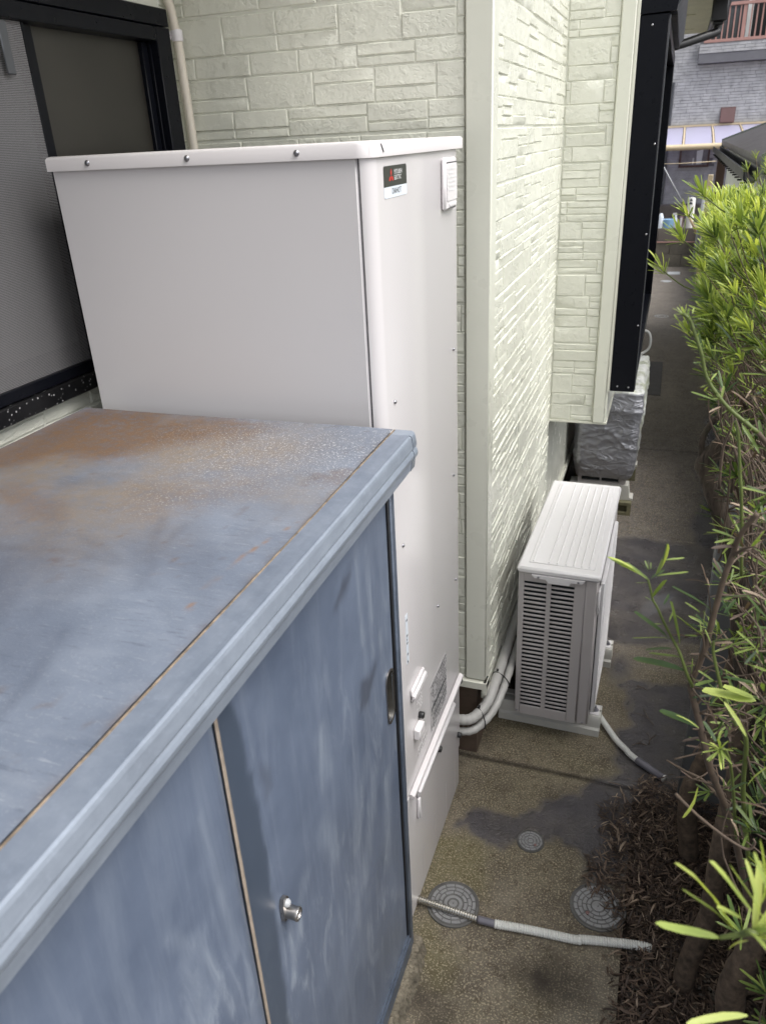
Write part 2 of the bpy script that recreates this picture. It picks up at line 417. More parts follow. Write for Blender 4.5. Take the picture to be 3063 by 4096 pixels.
def mat_path():
    t = NT('wet_concrete')
    wet, moss, stain, pale, far, gran = (t.attr(k) for k in ('wet', 'moss', 'stain', 'pale', 'far', 'puddle'))
    n1 = t.noise(6, 8, 0.74); n2 = t.noise(36, 8, 0.78); sp = t.voro(150)
    c = t.mix(t.ramp(n1, [(0.3, 0.0), (0.7, 1.0)]), (0.056, 0.045, 0.031), (0.185, 0.157, 0.115))
    c = t.mix(far, c, t.mix(t.ramp(n1, [(0.3, 0.0), (0.72, 1.0)]), (0.072, 0.063, 0.058), (0.155, 0.139, 0.128)))
    c = t.mix(t.math('MULTIPLY', moss, t.ramp(n2, [(0.3, 0.25), (0.7, 1.0)])), c, (0.125, 0.110, 0.040))
    c = t.mix(t.math('MULTIPLY', pale, t.ramp(n2, [(0.35, 0.0), (0.7, 0.8)])), c, (0.22, 0.20, 0.165))
    c = t.mix(t.ramp(n2, [(0.50, 0.0), (0.64, 0.7)]), c, (0.040, 0.027, 0.012))
    c = t.mix(t.ramp(sp, [(0.03, 0.45), (0.20, 0.0)]), c, (0.34, 0.30, 0.22))
    c = t.mix(t.math('MULTIPLY', t.ramp(t.noise(175, 2, 0.65), [(0.54, 0.0), (0.62, 0.85)]), t.math('SUBTRACT', 1.0, wet)), c, (0.32, 0.275, 0.19))
    c = t.mix(t.math('MULTIPLY', stain, 0.92), c, (0.018, 0.012, 0.007))
    wc = t.mix(t.ramp(t.math('ADD', t.math('MULTIPLY', n2, 0.5), t.math('MULTIPLY', n1, 0.5)), [(0.36, 0.0), (0.60, 1.0)]), (0.022, 0.020, 0.025), (0.060, 0.055, 0.065))
    c = t.mix(t.math('MULTIPLY', wet, 0.86), c, wc)
    r = t.math('SUBTRACT', 0.80, t.math('MULTIPLY', wet, t.ramp(n2, [(0.3, 0.74), (0.7, 0.58)])))
    r = t.math('SUBTRACT', r, t.math('MULTIPLY', gran, 0.62), True); r = t.math('MAXIMUM', r, 0.05)
    t.p(color=c, rough=r, spec=t.math('ADD', 0.5, t.math('ADD', t.math('MULTIPLY', gran, 0.5), t.math('MULTIPLY', wet, 0.2))))
    bs = t.math('MULTIPLY', t.math('ADD', t.noise(95, 4, 0.7), t.math('MULTIPLY', n2, 1.2)), t.math('SUBTRACT', 1.0, t.math('MULTIPLY', gran, 0.9)))
    t.bump(bs, 0.6, 0.006); M['wet_concrete'] = t.m
mat_path()
def mat_cabinet(name, top_):
    t = NT(name); n1 = t.noise(4, 6, 0.65)
    if top_:
        base = t.mix(t.ramp(n1, [(0.3, 0.0), (0.7, 1.0)]), (0.105, 0.128, 0.172), (0.195, 0.225, 0.278))
        vs_ = t.mapped((9, 40, 40), (0, 0, 0.7)); st = t.noise(1.0, 5, 0.6, vs_)
        base = t.mix(t.ramp(st, [(0.52, 0.0), (0.75, 0.35)]), base, (0.25, 0.275, 0.315))
        s5 = t.noise(1.0, 3, 0.6, t.mapped((30, 260, 30), (0, 0, 1.15))); base = t.mix(t.ramp(s5, [(0.62, 0.0), (0.72, 0.55)]), base, (0.29, 0.315, 0.35))
        s6 = t.noise(1.0, 3, 0.6, t.mapped((24, 150, 24), (0, 0, -0.35))); base = t.mix(t.ramp(s6, [(0.60, 0.0), (0.72, 0.6)]), base, (0.085, 0.10, 0.135))
        rust, dark, tan = t.attr('rust'), t.attr('dark'), t.attr('tan')
        n2 = t.noise(60, 6, 0.75); n3 = t.noise(260, 3, 0.7)
        base = t.mix(t.math('MULTIPLY', dark, 0.75), base, (0.062, 0.074, 0.105))
        base = t.mix(t.math('MULTIPLY', tan, t.ramp(n2, [(0.30, 0.45), (0.58, 1.0)])), base, (0.195, 0.155, 0.115))
        rc = t.mix(t.ramp(n2, [(0.3, 0.0), (0.7, 1.0)]), (0.066, 0.035, 0.019), (0.155, 0.090, 0.048))
        base = t.mix(t.math('MULTIPLY', rust, t.ramp(n2, [(0.25, 0.45), (0.6, 1.0)])), base, rc)
        sp = t.math('MULTIPLY', t.attr('speck'), t.ramp(n3, [(0.58, 0.0), (0.63, 1.0)]))
        base = t.mix(sp, base, (0.60, 0.60, 0.58))
        base = t.mix(t.math('MULTIPLY', t.attr('scratch'), 0.8), base, (0.22, 0.12, 0.06))
        fl = t.ramp(n3, [(0.64, 0.0), (0.72, 0.5)]); base = t.mix(t.math('MULTIPLY', fl, t.ramp(n1, [(0.4, 0.1), (0.7, 0.6)])), base, (0.30, 0.33, 0.36))
        t.p(color=base, metal=0.12, spec=0.5)
        t.p(rough=t.math('ADD', t.ramp(n1, [(0.3, 0.34), (0.7, 0.46)]), t.math('MULTIPLY', rust, 0.35), True))
        t.bump(t.math('ADD', n3, t.math('MULTIPLY', n2, t.math('ADD', rust, 0.25))), 0.22, 0.0018)
    else:
        base = t.mix(t.ramp(n1, [(0.3, 0.0), (0.7, 1.0)]), (0.090, 0.115, 0.168), (0.145, 0.178, 0.245))
        v1 = t.mapped((1, 18, 1.8)); s1 = t.noise(1.0, 6, 0.7, v1, 0.5)
        base = t.mix(t.ramp(s1, [(0.48, 0.0), (0.80, 0.42)]), base, (0.26, 0.30, 0.365))
        v2 = t.mapped((1, 26, 6), (0.6, 0, 0)); s2 = t.noise(1.0, 5, 0.7, v2, 1.2)
        base = t.mix(t.math('MULTIPLY', t.attr('scuff'), t.ramp(s2, [(0.50, 0.0), (0.70, 0.45)])), base, (0.36, 0.405, 0.465))
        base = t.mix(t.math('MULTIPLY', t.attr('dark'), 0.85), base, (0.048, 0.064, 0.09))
        base = t.mix(t.math('MULTIPLY', t.attr('smear'), t.ramp(s2, [(0.34, 0.08), (0.68, 0.45)])), base, (0.33, 0.375, 0.435))
        base = t.mix(t.math('MULTIPLY', t.attr('grease'), 0.9), base, (0.055, 0.062, 0.082))
        t.p(color=base, metal=0.12, spec=0.5, rough=t.ramp(n1, [(0.35, 0.30), (0.7, 0.38)]))
        t.bump(t.math('ADD', t.noise(5, 3), t.math('MULTIPLY', t.noise(260, 2), 0.03)), 0.10, 0.006)
    M[name] = t.m
mat_cabinet('cabinet_top', True); mat_cabinet('cabinet_door', False)
def mat_galv(name, a, b, rough):
    t = NT(name); n1 = t.noise(14, 6, 0.7); n2 = t.noise(80, 4, 0.7)
    c = t.mix(t.ramp(n1, [(0.32, 0.0), (0.66, 1.0)]), a, b); c = t.mix(t.ramp(n2, [(0.55, 0.0), (0.75, 0.35)]), c, tuple(v * 1.4 for v in b)); s3 = t.noise(1.0, 5, 0.7, t.mapped((60, 5, 60))); c = t.mix(t.ramp(s3, [(0.5, 0.0), (0.7, 0.35)]), c, tuple(v * 0.75 for v in a))
    t.p(color=c, metal=0.15, rough=rough); t.bump(n2, 0.08, 0.002); M[name] = t.m
mat_galv('cabinet_lip', (0.185, 0.212, 0.255), (0.235, 0.268, 0.318), 0.36)
mat_galv('cabinet_strip', (0.120, 0.145, 0.188), (0.180, 0.208, 0.255), 0.38)
mat_galv('cabinet_dark', (0.060, 0.076, 0.105), (0.105, 0.128, 0.17), 0.4)
def mat_tarp():
    t = NT('tarp_silver'); age = t.attr('age'); n = t.noise(9, 6, 0.7)
    c = t.mix(t.ramp(n, [(0.3, 0.0), (0.7, 1.0)]), (0.26, 0.26, 0.275), (0.37, 0.37, 0.395))
    c2 = t.mix(t.ramp(n, [(0.45, 0.0), (0.62, 1.0)]), (0.62, 0.63, 0.60), (0.33, 0.36, 0.22))
    c = t.mix(age, c, c2); t.p(color=c, metal=t.math('MULTIPLY', t.math('SUBTRACT', 1.0, age), 0.55), rough=0.32); cr = t.ramp(t.noise(8, 3, 0.5, t.mapped((1, 1, 1.6)), 1.2), [(0.40, 0.0), (0.47, 0.35), (0.50, 1.0), (0.53, 0.4), (0.62, 0.1)]); t.bump(t.math('ADD', cr, t.math('MULTIPLY', t.noise(22, 3, 0.5, None, 0.8), 0.5)), 0.36, 0.016); M['tarp_silver'] = t.m
mat_tarp()

# ------------------------------------------------------------------ ground
g = MB(); g.box(-60, 60, -40, 90, -0.6, -0.10)
o = top('ground', g, 'ground', None, None, (0, 0, -0.1), False); o['kind'] = 'structure'

WETLOW = [(-0.202, 2.116), (-0.128, 2.157), (-0.12, 2.205), (-0.043, 2.278), (0.023, 2.335), (-0.001, 2.399), (0.001, 2.47), (0.029, 2.603), (0.04, 2.776), (-0.018, 2.845), (0.043, 2.925), (0.125, 2.873), (0.276, 2.931), (0.40, 2.6), (0.40, 2.2), (0.155, 1.98), (0.043, 1.844), (-0.035, 1.815), (-0.067, 1.888), (-0.097, 1.923), (-0.135, 1.922), (-0.181, 1.971), (-0.176, 1.941), (-0.228, 1.962), (-0.322, 1.907), (-0.344, 1.872), (-0.425, 1.885), (-0.50, 1.93), (-0.458, 2.0), (-0.29, 2.03)]
WETMID = [(-0.2, 3.30), (-0.099, 3.203), (-0.023, 3.151), (0.001, 3.143), (0.107, 3.201), (0.50, 3.337), (0.50, 4.225), (0.169, 4.236), (-0.125, 4.265), (-0.4, 4.2), (-0.4, 3.3)]
PUD = [(0.05, 3.55), (0.102, 3.650), (0.200, 3.690), (0.215, 3.568), (0.165, 3.505), (0.1, 3.427), (0.142, 3.36), (0.084, 3.387), (0.03, 3.45)]
EDGEW = [(0.339, 4.213), (0.294, 4.45), (0.31, 4.575), (0.36, 4.85), (0.42, 6.5), (0.55, 6.5), (0.55, 4.2)]
MOSS1 = [(-0.553, 1.643), (-0.535, 1.876), (-0.478, 1.887), (-0.401, 1.884), (-0.373, 1.794), (-0.354, 1.657), (-0.427, 1.681), (-0.519, 1.625)]
MOSS2 = [(-0.539, 1.556), (-0.477, 1.532), (-0.435, 1.503), (-0.388, 1.437), (-0.396, 1.359), (-0.459, 1.354), (-0.497, 1.443)]
STAIN = [(-0.174, 1.446), (-0.151, 1.48), (-0.11, 1.477), (-0.091, 1.443), (-0.117, 1.409), (-0.156, 1.404)]
PALE = [(-0.10, 1.30), (0.07, 1.25), (0.07, 1.46), (0.0, 1.52), (-0.06, 1.43)]
xs = np.concatenate([np.arange(-0.62, 0.07, 0.01), [0.075], np.arange(0.09, 0.56, 0.012)])
ys = np.concatenate([np.arange(0.6, 2.25, 0.01), [2.2572, 2.2590, 2.2652, 2.2670], np.arange(2.28, 4.25, 0.012), [4.262, 4.268], np.arange(4.28, 5.70, 0.016), [5.708, 5.712, 5.718, 5.722], np.arange(5.74, 8, 0.04), np.arange(8, 14.5, 0.10)])
def zf(X, Y):
    z = (fbm(X, Y, 3, 11, 4) - 0.5) * 0.006
    z = np.where((Y > 2.2585) & (Y < 2.2656) & (X < 0.08), -0.03, z); z = np.where((Y > 5.710) & (Y < 5.720), z - 0.006, z); z = np.where(Y > 4.265, z + 0.004, z)
    return X, Y, z
mbp, X, Y = grid(xs, ys, zf, keep=lambda x, y: not (x > 0.076 and y < 2.2))
path = top('path', mbp, 'wet_concrete', None, None, (0, 0, 0), True); path['kind'] = 'structure'
wet = np.maximum.reduce([pmask(X, Y, WETLOW, 0.022, 0.045, 16, 3), pmask(X, Y, WETMID, 0.03, 0.03, 10, 5) * np.clip(0.75 + (fbm(X, Y, 6, 9) - 0.5) * 1.2, 0, 1), pmask(X, Y, EDGEW, 0.03, 0.04, 8, 6), ((Y > 5.709) & (Y < 5.721)) * 0.7])
wet = np.maximum(wet, np.exp(-((X + 0.02) / 0.05) ** 2 - ((Y - 2.96) / 0.10) ** 2))
wet = wet * np.clip(0.62 + fbm(X, Y, 9, 77, 4) * 0.75, 0, 1)
setattr_f(path, 'wet', wet)
pud = np.maximum(pmask(X, Y, PUD, 0.02, 0.02, 20, 8), 0.32 * pmask(X, Y, WETMID, 0.05, 0.03, 10, 5) * (fbm(X, Y, 8, 14) > 0.45))
setattr_f(path, 'puddle', pud)
setattr_f(path, 'moss', np.clip(pmask(X, Y, MOSS1, 0.06, 0.05, 12, 4) + pmask(X, Y, MOSS2, 0.06, 0.05, 12, 7) + 0.6 * (fbm(X, Y, 4, 17) - 0.38) * 2 * (Y < 3), 0, 1))
setattr_f(path, 'stain', np.clip(2.2 * np.exp(-((Y - 2.262) / 0.0042) ** 2) * (X < 0.09) + pmask(X, Y, STAIN, 0.05, 0.03, 14, 12) + 0.6 * np.clip(fbm(X, Y, 6, 44) - 0.60, 0, 1) * 5 * (Y < 2.4), 0, 1))
setattr_f(path, 'pale', np.clip(pmask(X, Y, PALE, 0.08, 0.06, 12, 15) + np.clip(fbm(X, Y, 7, 23) - 0.58, 0, 1) * 3.5 + 0.6 * np.exp(-((X + 0.47) / 0.015) ** 2) * (Y < 1.4) + 0.9 * np.exp(-((X - 0.12) / 0.07) ** 2 - ((Y - 7.1) / 0.35) ** 2), 0, 1))
setattr_f(path, 'far', np.clip((Y - 2.7) / 0.9, 0, 1))
sl = MB(); sl.box(-0.62, 0.074, 0.6, 2.2, -0.09, -0.008); sl.box(0.074, 0.56, 2.2, 2.22, -0.09, -0.008); sl.box(-0.62, 0.56, 2.22, 14.45, -0.09, -0.020)
o = obj('slab_edge', sl, 'block_concrete', path, False)

xs2 = np.arange(0.03, 0.62, 0.012); ys2 = np.arange(0.2, 2.32, 0.012)
mbs, X2, Y2 = grid(xs2, ys2, lambda X, Y: (X, Y, -0.030 + (fbm(X, Y, 8, 51, 5) - 0.5) * 0.05 + 0.02 * np.clip((X - 0.1) / 0.3, 0, 1)))
bed = top('planting_bed', mbs, 'soil', None, None, (0, 0, 0), True); bed['kind'] = 'structure'

# ------------------------------------------------------------------ house
house = thing('house', 'house clad in pale green split stone siding with black window frames', 'house', (-0.473, 2.241, 0))
XW, YS, X1, YB, X2_ = -1.378, 2.241, -0.473, 3.685, -0.200
def siding(wall, u0, u1, v0, v1, fn, seed, individual, du=0.0):
    """split-stone siding: boards 0.4575 high with three rows of blocks; fn(u, v, d) -> xyz, d is how far it stands proud"""
    rnd = random.Random(seed); rest = MB(); nst = 0; lst = []
    k0 = int(math.floor((v0 - 2.04) / 0.4575)) - 1
    for k in range(k0, k0 + 14):
        for bi, (ba, bb) in enumerate(((0.0, 0.062), (0.062, 0.1455), (0.1455, 0.2205), (0.2205, 0.306), (0.306, 0.3605), (0.3605, 0.4575))):
            za, zb_ = 2.04 + k * 0.4575 + ba, 2.04 + k * 0.4575 + bb
            if zb_ < v0 + 0.01 or za > v1 - 0.01: continue
            u = u0 - rnd.uniform(0, 0.25)
            while u < u1:
                wd = rnd.choice((0.14, 0.165, 0.172, 0.172, 0.20, 0.235)) * rnd.uniform(0.95, 1.06)
                spl = rnd.choice(((0, .6, 1), (0, .4, 1), (0, .37, 1), (0, .62, 1), (0, .36, .68, 1), (0, 1), (0, 1))) if bb - ba > 0.07 else rnd.choice(((0, 1), (0, 1), (0, .45, 1), (0, .55, 1)))
                for a, b in zip(spl[:-1], spl[1:]):
                    ua, ub = max(u, u0), min(u + wd, u1); va, vb = max(za + (zb_ - za) * a, v0), min(za + (zb_ - za) * b, v1)
                    gb = 0.0034 if (a == 0 and bi in (0, 2)) else 0.0011
                    gt = 0.0034 if (b == 1 and bi in (5, 1)) else 0.0011
                    ua += 0.0014; ub -= 0.0014; va += gb; vb -= gt
                    if ub - ua > 0.008 and vb - va > 0.008: lst.append((ua, ub, va, vb, rnd.random()))
                u += wd
    def sz(s):
        a = px(fn(s[0], s[2], 0)); b = px(fn(s[1], s[3], 0)); c = px(fn((s[0] + s[1]) / 2, (s[2] + s[3]) / 2, 0))
        vis = -100 < c[0] < 3163 and -100 < c[1] < 4196
        return abs((a[0] - b[0]) * (a[1] - b[1])) if vis else 0
    lst.sort(key=sz, reverse=True)
    for i, (ua, ub, va, vb, r) in enumerate(lst):
        rr = random.Random(r); mb = MB(); nx, ny = (4, 3) if ub - ua > 0.1 else (2, 2); c = min(0.0026, (vb - va) * 0.2)
        vs = []; base = 0.0030 + rr.uniform(0, 0.0025); tx, ty = rr.uniform(-.002, .002), rr.uniform(-.0012, .0018)
        for j in range(ny):
            for ii in range(nx):
                fu, fv = ii / (nx - 1), j / (ny - 1)
                inn = rr.uniform(-0.0016, 0.0016)
                vs.append(fn(ua + c + (ub - ua - 2 * c) * fu, va + c + (vb - va - 2 * c) * fv, base + tx * (fu - .5) + ty * (fv - .5) + inn))
        ring = [(ii, 0) for ii in range(nx)] + [(nx - 1, j) for j in range(1, ny)] + [(ii, ny - 1) for ii in range(nx - 2, -1, -1)] + [(0, j) for j in range(ny - 2, 0, -1)]
        o0 = len(vs)
        for ii, j in ring: vs.append(fn(ua + (ub - ua) * ii / (nx - 1), va + (vb - va) * j / (ny - 1), 0.0))
        fs = [(j * nx + ii, j * nx + ii + 1, (j + 1) * nx + ii + 1, (j + 1) * nx + ii) for j in range(ny - 1) for ii in range(nx - 1)]
        L = len(ring)
        for q in range(L):
            a, b = ring[q], ring[(q + 1) % L]; fs.append((o0 + q, o0 + (q + 1) % L, b[1] * nx + b[0], a[1] * nx + a[0]))
        mb.add(vs, fs)
        if i < individual and sz((ua, ub, va, vb, r)) > 60: obj('stone', mb, 'siding', wall, 'auto')
        else: rest.add(mb.v, mb.f)
    if rest.f: obj('stone', rest, 'siding', wall, 'auto', kind='stuff')
# wall behind the tank (faces -y)
b = MB(); b.box(-1.60, -0.545, YS + 0.003, YS + 0.15, 0.375, 3.4); w1 = obj('back_wall', b, 'joint_paint', house)
siding(w1, XW + 0.004, -0.5425, 0.385, 3.4, lambda u, v, d: (u, YS + 0.003 - d, v), 5, 110)
# side wall (faces +x)
b = MB(); b.box(-0.62, X1 - 0.003, YS + 0.06, 10.0, 0.30, 3.4); w2 = obj('side_wall', b, 'joint_paint', house)
siding(w2, YS + 0.045, YB - 0.004, 0.31, 3.4, lambda u, v, d: (X1 - 0.003 + d, u, v), 8, 85)
# bay (faces -y), hangs above the ground
b = MB(); b.box(X1 - 0.05, X2_ - 0.004, YB + 0.003, 6.15, 0.894, 3.4); w3 = obj('bay_wall', b, 'joint_paint', house)
siding(w3, X1 + 0.004, -0.268, 0.898, 3.4, lambda u, v, d: (u, YB + 0.003 - d, v), 11, 90)
# window wall (faces +x)
b = MB(); b.box(-1.60, XW - 0.003, -0.8, YS + 0.1, 0.2, 1.628); b.box(-1.60, XW - 0.003, -0.8, YS + 0.1, 2.515, 3.4); b.box(-1.60, XW - 0.003, 2.168, YS + 0.1, 1.628, 2.515); w4 = obj('window_wall', b, 'joint_paint', house)
siding(w4, 0.4, YS - 0.004, 1.20, 1.626, lambda u, v, d: (XW - 0.003 + d, u, v), 21, 12)
siding(w4, 2.17, YS - 0.004, 1.63, 3.0, lambda u, v, d: (XW - 0.003 + d, u, v), 23, 10)
# trims
t = MB(); t.box(-0.5405, X1 + 0.006, YS - 0.011, YS + 0.05, 0.392, 3.4, 0.004); obj('corner_trim', t, 'trim_paint', house)
t = MB(); t.box(X1 - 0.002, X1 + 0.0055, YS + 0.047, YS + 0.056, 0.392, 3.4, 0.001); obj('trim_bead', t, 'trim_paint', house)
t = MB(); t.box(-0.267, X2_ - 0.012, YB - 0.012, YB + 0.06, 0.892, 3.4, 0.004); obj('corner_trim', t, 'trim_paint', house)
t = MB(); t.box(X2_ - 0.0115, X2_ + 0.002, YB - 0.006, YB + 0.06, 1.05, 3.4, 0.002); obj('trim_bead', t, 'flashing', house)
t = MB(); t.box(-1.37, X1 + 0.012, YS - 0.022, YS + 0.03, 0.356, 0.388, 0.003); t.box(X1 - 0.02, X1 + 0.013, YS + 0.032, 9.9, 0.275, 0.305, 0.003)
t.prism([(0, 0), (0.012, 0), (0.012, 0.05), (0, 0.05)], lambda a, b_, d: (X1 + a, YS + d, 0.338 + b_), -0.024, 0.031)
obj('base_flashing', t, 'flashing', house)
t = MB(); t.box(-0.475, -0.20, YB - 0.008, 6.1, 0.885, 0.8935); obj('bay_soffit', t, 'flashing', house)
t = MB(); t.box(-1.36, -0.509, 2.281, 9.9, -0.09, 0.35); t.box(-1.5, -1.40, -0.8, 2.3, -0.09, 0.3); obj('foundation', t, 'foundation', house)
# upper storey, and an overhang out of view added to shade the corner
t = MB(); t.box(-5.0, -1.385, -0.8, 10.0, 3.4, 5.6); t.box(-1.385, -0.475, 2.245, 10.0, 3.401, 5.6); obj('upper_wall', t, 'trim_paint', house)
t = MB(); t.box(-1.37, -0.62, -0.8, 2.235, 3.05, 3.13); obj('roof_overhang', t, 'soffit', house)
# window on the left wall
wn = MB()
wn.box(-1.42, -1.352, 0.2, 2.165, 2.472, 2.514, 0.002); wn.box(-1.42, -1.352, 2.098, 2.1655, 1.672, 2.470, 0.002)
wn.box(-1.42, -1.372, 2.0905, 2.0965, 1.675, 2.469, 0.001); wn.box(-1.42, -1.352, 0.2, 2.10, 2.435, 2.470, 0.002)
win = obj('window', wn, 'black_alu', house)
t = MB(); t.box(-1.42, -1.350, 0.2, 2.165, 1.629, 1.671, 0.003); obj('sill', t, 'sill_black', win)
t = MB(); t.box(-1.405, -1.378, 1.615, 1.648, 1.673, 2.434, 0.002); t.box(-1.405, -1.378, 1.650, 2.089, 1.674, 1.725, 0.002); t.box(-1.405, -1.380, 2.062, 2.089, 1.727, 2.433, 0.002); obj('sash', t, 'black_alu', win)
t = MB(); t.box(-1.398, -1.392, 1.648, 2.062, 1.725, 2.434); obj('pane', t, 'frosted_glass', win)
t = MB(); t.box(-1.374, -1.366, 1.604, 1.612, 1.673, 2.434, 0.001); t.box(-1.372, -1.356, 0.2, 1.603, 1.673, 1.700, 0.002); obj('screen_frame', t, 'black_alu', win)
t = MB(); t.quad((-1.368, 0.2, 1.70), (-1.368, 1.604, 1.70), (-1.368, 1.604, 2.434), (-1.368, 0.2, 2.434)); obj('insect_screen', t, 'insect_screen', win, False)
t = MB(); t.box(-1.412, -1.406, 0.2, 1.60, 1.674, 2.434); obj('pane', t, 'clear_glass', win)
t = MB()
for i in range(60):
    y = 0.2 + i * 0.0236; t.quad((-1.404 + 0.002 * (i % 2), y, 1.74), (-1.402 - 0.002 * (i % 2), y + 0.0236, 1.74), (-1.402 - 0.002 * (i % 2), y + 0.0236, 2.434), (-1.404 + 0.002 * (i % 2), y, 2.434))
obj('curtain', t, 'curtain', win, True)
t = MB(); t.box(-1.60, -1.585, 0.0, 2.17, 1.62, 2.52); obj('dark_room', t, 'dark_void', win)
t = MB(); t.box(-1.358, -1.353, 1.52, 1.545, 2.33, 2.43, 0.002); obj('screen_handle', t, 'grey_alu', win)
# black window box on the bay
wn = MB()
wn.box(-0.198, -0.088, YB - 0.001, YB + 0.045, 1.05, 2.556, 0.003); wn.box(-0.198, -0.088, 5.90, 5.945, 1.05, 2.556, 0.003); wn.box(-0.198, -0.088, YB + 0.046, 5.899, 1.05, 1.10, 0.003); wn.box(-0.198, -0.088, YB + 0.046, 5.899, 2.50, 2.556, 0.003)
win2 = obj('bay_window', wn, 'black_alu', house)
t = MB(); t.box(-0.170, -0.140, YB + 0.05, YB + 0.10, 1.105, 2.495, 0.002); t.box(-0.170, -0.140, 4.75, 4.81, 1.105, 2.495, 0.002); t.box(-0.170, -0.140, 5.84, 5.895, 1.105, 2.495, 0.002); t.box(-0.168, -0.142, YB + 0.101, 4.749, 1.105, 1.16, 0.002); t.box(-0.168, -0.142, 4.811, 5.839, 1.105, 1.16, 0.002); obj('sash', t, 'black_alu_dull', win2)
t = MB(); t.box(-0.158, -0.152, YB + 0.1, 4.75, 1.16, 2.495); obj('pane', t, 'clear_glass', win2)
t = MB(); t.box(-0.158, -0.152, 4.81, 5.84, 1.16, 2.495); obj('pane', t, 'clear_glass', win2)
t = MB(); t.box(-0.0875, -0.084, YB + 0.003, YB + 0.007, 1.06, 2.55); obj('edge_strip', t, 'grey_alu', win2)
for z, x in ((1.075, -0.165), (1.072, -0.115), (2.52, -0.15), (1.36, -0.098), (1.75, -0.10), (2.1, -0.10)):
    t = MB(); t.lathe([(0.004, 0), (0.004, 0.002), (0.002, 0.0035)], (x, YB - 0.001, z), 'y', 10); t.v = [(a, 2 * (YB - 0.001) - b_, c) for a, b_, c in t.v]; obj('screw', t, 'screw', win2)
t = MB(); t.prism([(-0.198, 2.558), (-0.066, 2.562), (-0.060, 2.60), (-0.060, 2.93), (-0.198, 2.93)], lambda a, b_, d: (a, d, b_), YB - 0.004, YB + 0.03); bx = obj('shutter_box', t, 'black_alu', house)
t = MB(); t.prism([(-0.198, 2.575), (-0.068, 2.575), (-0.045, 2.61), (-0.040, 2.93), (-0.198, 2.93)], lambda a, b_, d: (a, d, b_), YB + 0.0315, 5.52); obj('shutter_cover', t, 'grey_alu', house)  # same black box; the grey colour stands in for light on this side
t = MB(); t.box(-0.1, -0.062, YB + 0.10, 5.4, 2.557, 2.573, 0.002); obj('shutter_slat', t, 'black_alu_dull', house)
# eave, gutter and downpipe
sof = MB(); sof.box(-0.47, 0.135, 4.3, 9.9, 3.0, 3.05); eave = obj('eave', sof, 'soffit', house)
for i, x in enumerate((0.02, 0.05, 0.08)):
    t = MB(); t.box(x, x + 0.012, 4.3, 9.88, 2.994, 2.9995); obj('soffit_rib', t, 'soffit', eave)
for y in (5.6, 6.9, 8.2, 9.4):
    t = MB(); t.box(-0.46, 0.01, y, y + 0.012, 2.995, 2.9995); obj('soffit_joint', t, 'soffit', eave)
t = MB(); t.box(0.137, 0.16, 4.3, 9.92, 2.965, 3.14, 0.003); obj('fascia', t, 'grey_alu', eave)
t = MB(); t.prism([(0.163, 3.10), (0.163, 3.0), (0.185, 2.985), (0.245, 2.985), (0.265, 3.01), (0.265, 3.10), (0.258, 3.10), (0.258, 3.015), (0.24, 2.992), (0.19, 2.992), (0.17, 3.005), (0.17, 3.10)], lambda a, b_, d: (a, d, b_), 6.9, 9.9); gut = obj('gutter', t, 'black_plastic', house)
t = MB(); t.box(0.118, 0.225, 7.12, 7.28, 2.835, 2.984, 0.006); t.box(0.135, 0.205, 7.15, 7.25, 2.815, 2.834, 0.004); obj('hopper', t, 'black_plastic', gut)
t = MB(); t.tube(spline([(0.172, 7.2, 2.83), (0.172, 7.2, 2.785), (0.155, 7.18, 2.765), (0.06, 7.1, 2.735), (-0.05, 7.0, 2.70), (-0.20, 6.87, 2.66)], 5), 0.030, 12); obj('downpipe', t, 'black_plastic', gut)

# conduit on the wall corner
con = thing('conduit', 'cream ribbed conduit with a saddle clamp running up the wall corner', 'conduit', (-1.352, 2.21, 1.2))
cp = [(-1.354, 2.212, 1.3), (-1.354, 2.211, 2.2), (-1.354, 2.204, 2.44), (-1.356, 2.192, 2.52), (-1.36, 2.16, 2.60), (-1.362, 2.12, 2.66), (-1.362, 1.9, 2.70)]
sp_ = []
for a, b_ in zip(cp[:-1], cp[1:]):
    n = max(2, int((Vector(b_) - Vector(a)).length / 0.004)); sp_ += [Vector(a).lerp(Vector(b_), i / n) for i in range(n)]
t = MB(); t.tube(sp_, [0.0125 + 0.0012 * (i % 2) for i in range(len(sp_))], 10); obj('pipe', t, 'conduit', con, True)
t = MB(); t.lathe([(0.0155, -0.014), (0.0165, -0.011), (0.0165, 0.011), (0.0155, 0.014)], (-1.354, 2.203, 2.456), 'z', 16); t.box(-1.372, -1.366, 2.175, 2.203, 2.446, 2.466, 0.002); c_ = obj('clamp', t, 'plastic_white', con)
t = MB(); t.lathe([(0.003, 0), (0.003, 0.002), (0.001, 0.003)], (-1.366, 2.182, 2.456), 'x', 10); obj('screw', t, 'screw', c_)

# ------------------------------------------------------------------ hot water tank
TX, TL, TN, TF = -0.534, -1.262, 1.478, 2.112     # front x, back x, near y, far y
tank = thing('water_heater', 'tall off-white hot water tank with a black and white maker sticker', 'water heater', (-0.92, 1.82, 0))
t = MB(); t.box(TL, -0.5645, TN + 0.002, TF, 0.06, 2.150, 0.004); obj('side_panel', t, 'tank_paint', tank)
t = MB(); t.box(TL + 0.02, -0.556, TN + 0.006, TF - 0.01, 0.05, 2.14); obj('inner_frame', t, 'tank_shadow', tank)
rad = 0.029
out = [(-0.5612, TN + 0.003)] + [(TX - rad + rad * math.sin(a), TN + rad - rad * math.cos(a)) for a in [i * math.pi / 20 for i in range(11)]] + [(TX, TF - 0.006), (TX - 0.004, TF), (-0.5612, TF)]
out = [(x, y) for x, y in out if x >= -0.5615]
t = MB(); t.prism(out, lambda a, b_, d: (a, b_, d), 0.505, 2.148); obj('front_panel', t, 'tank_paint', tank)
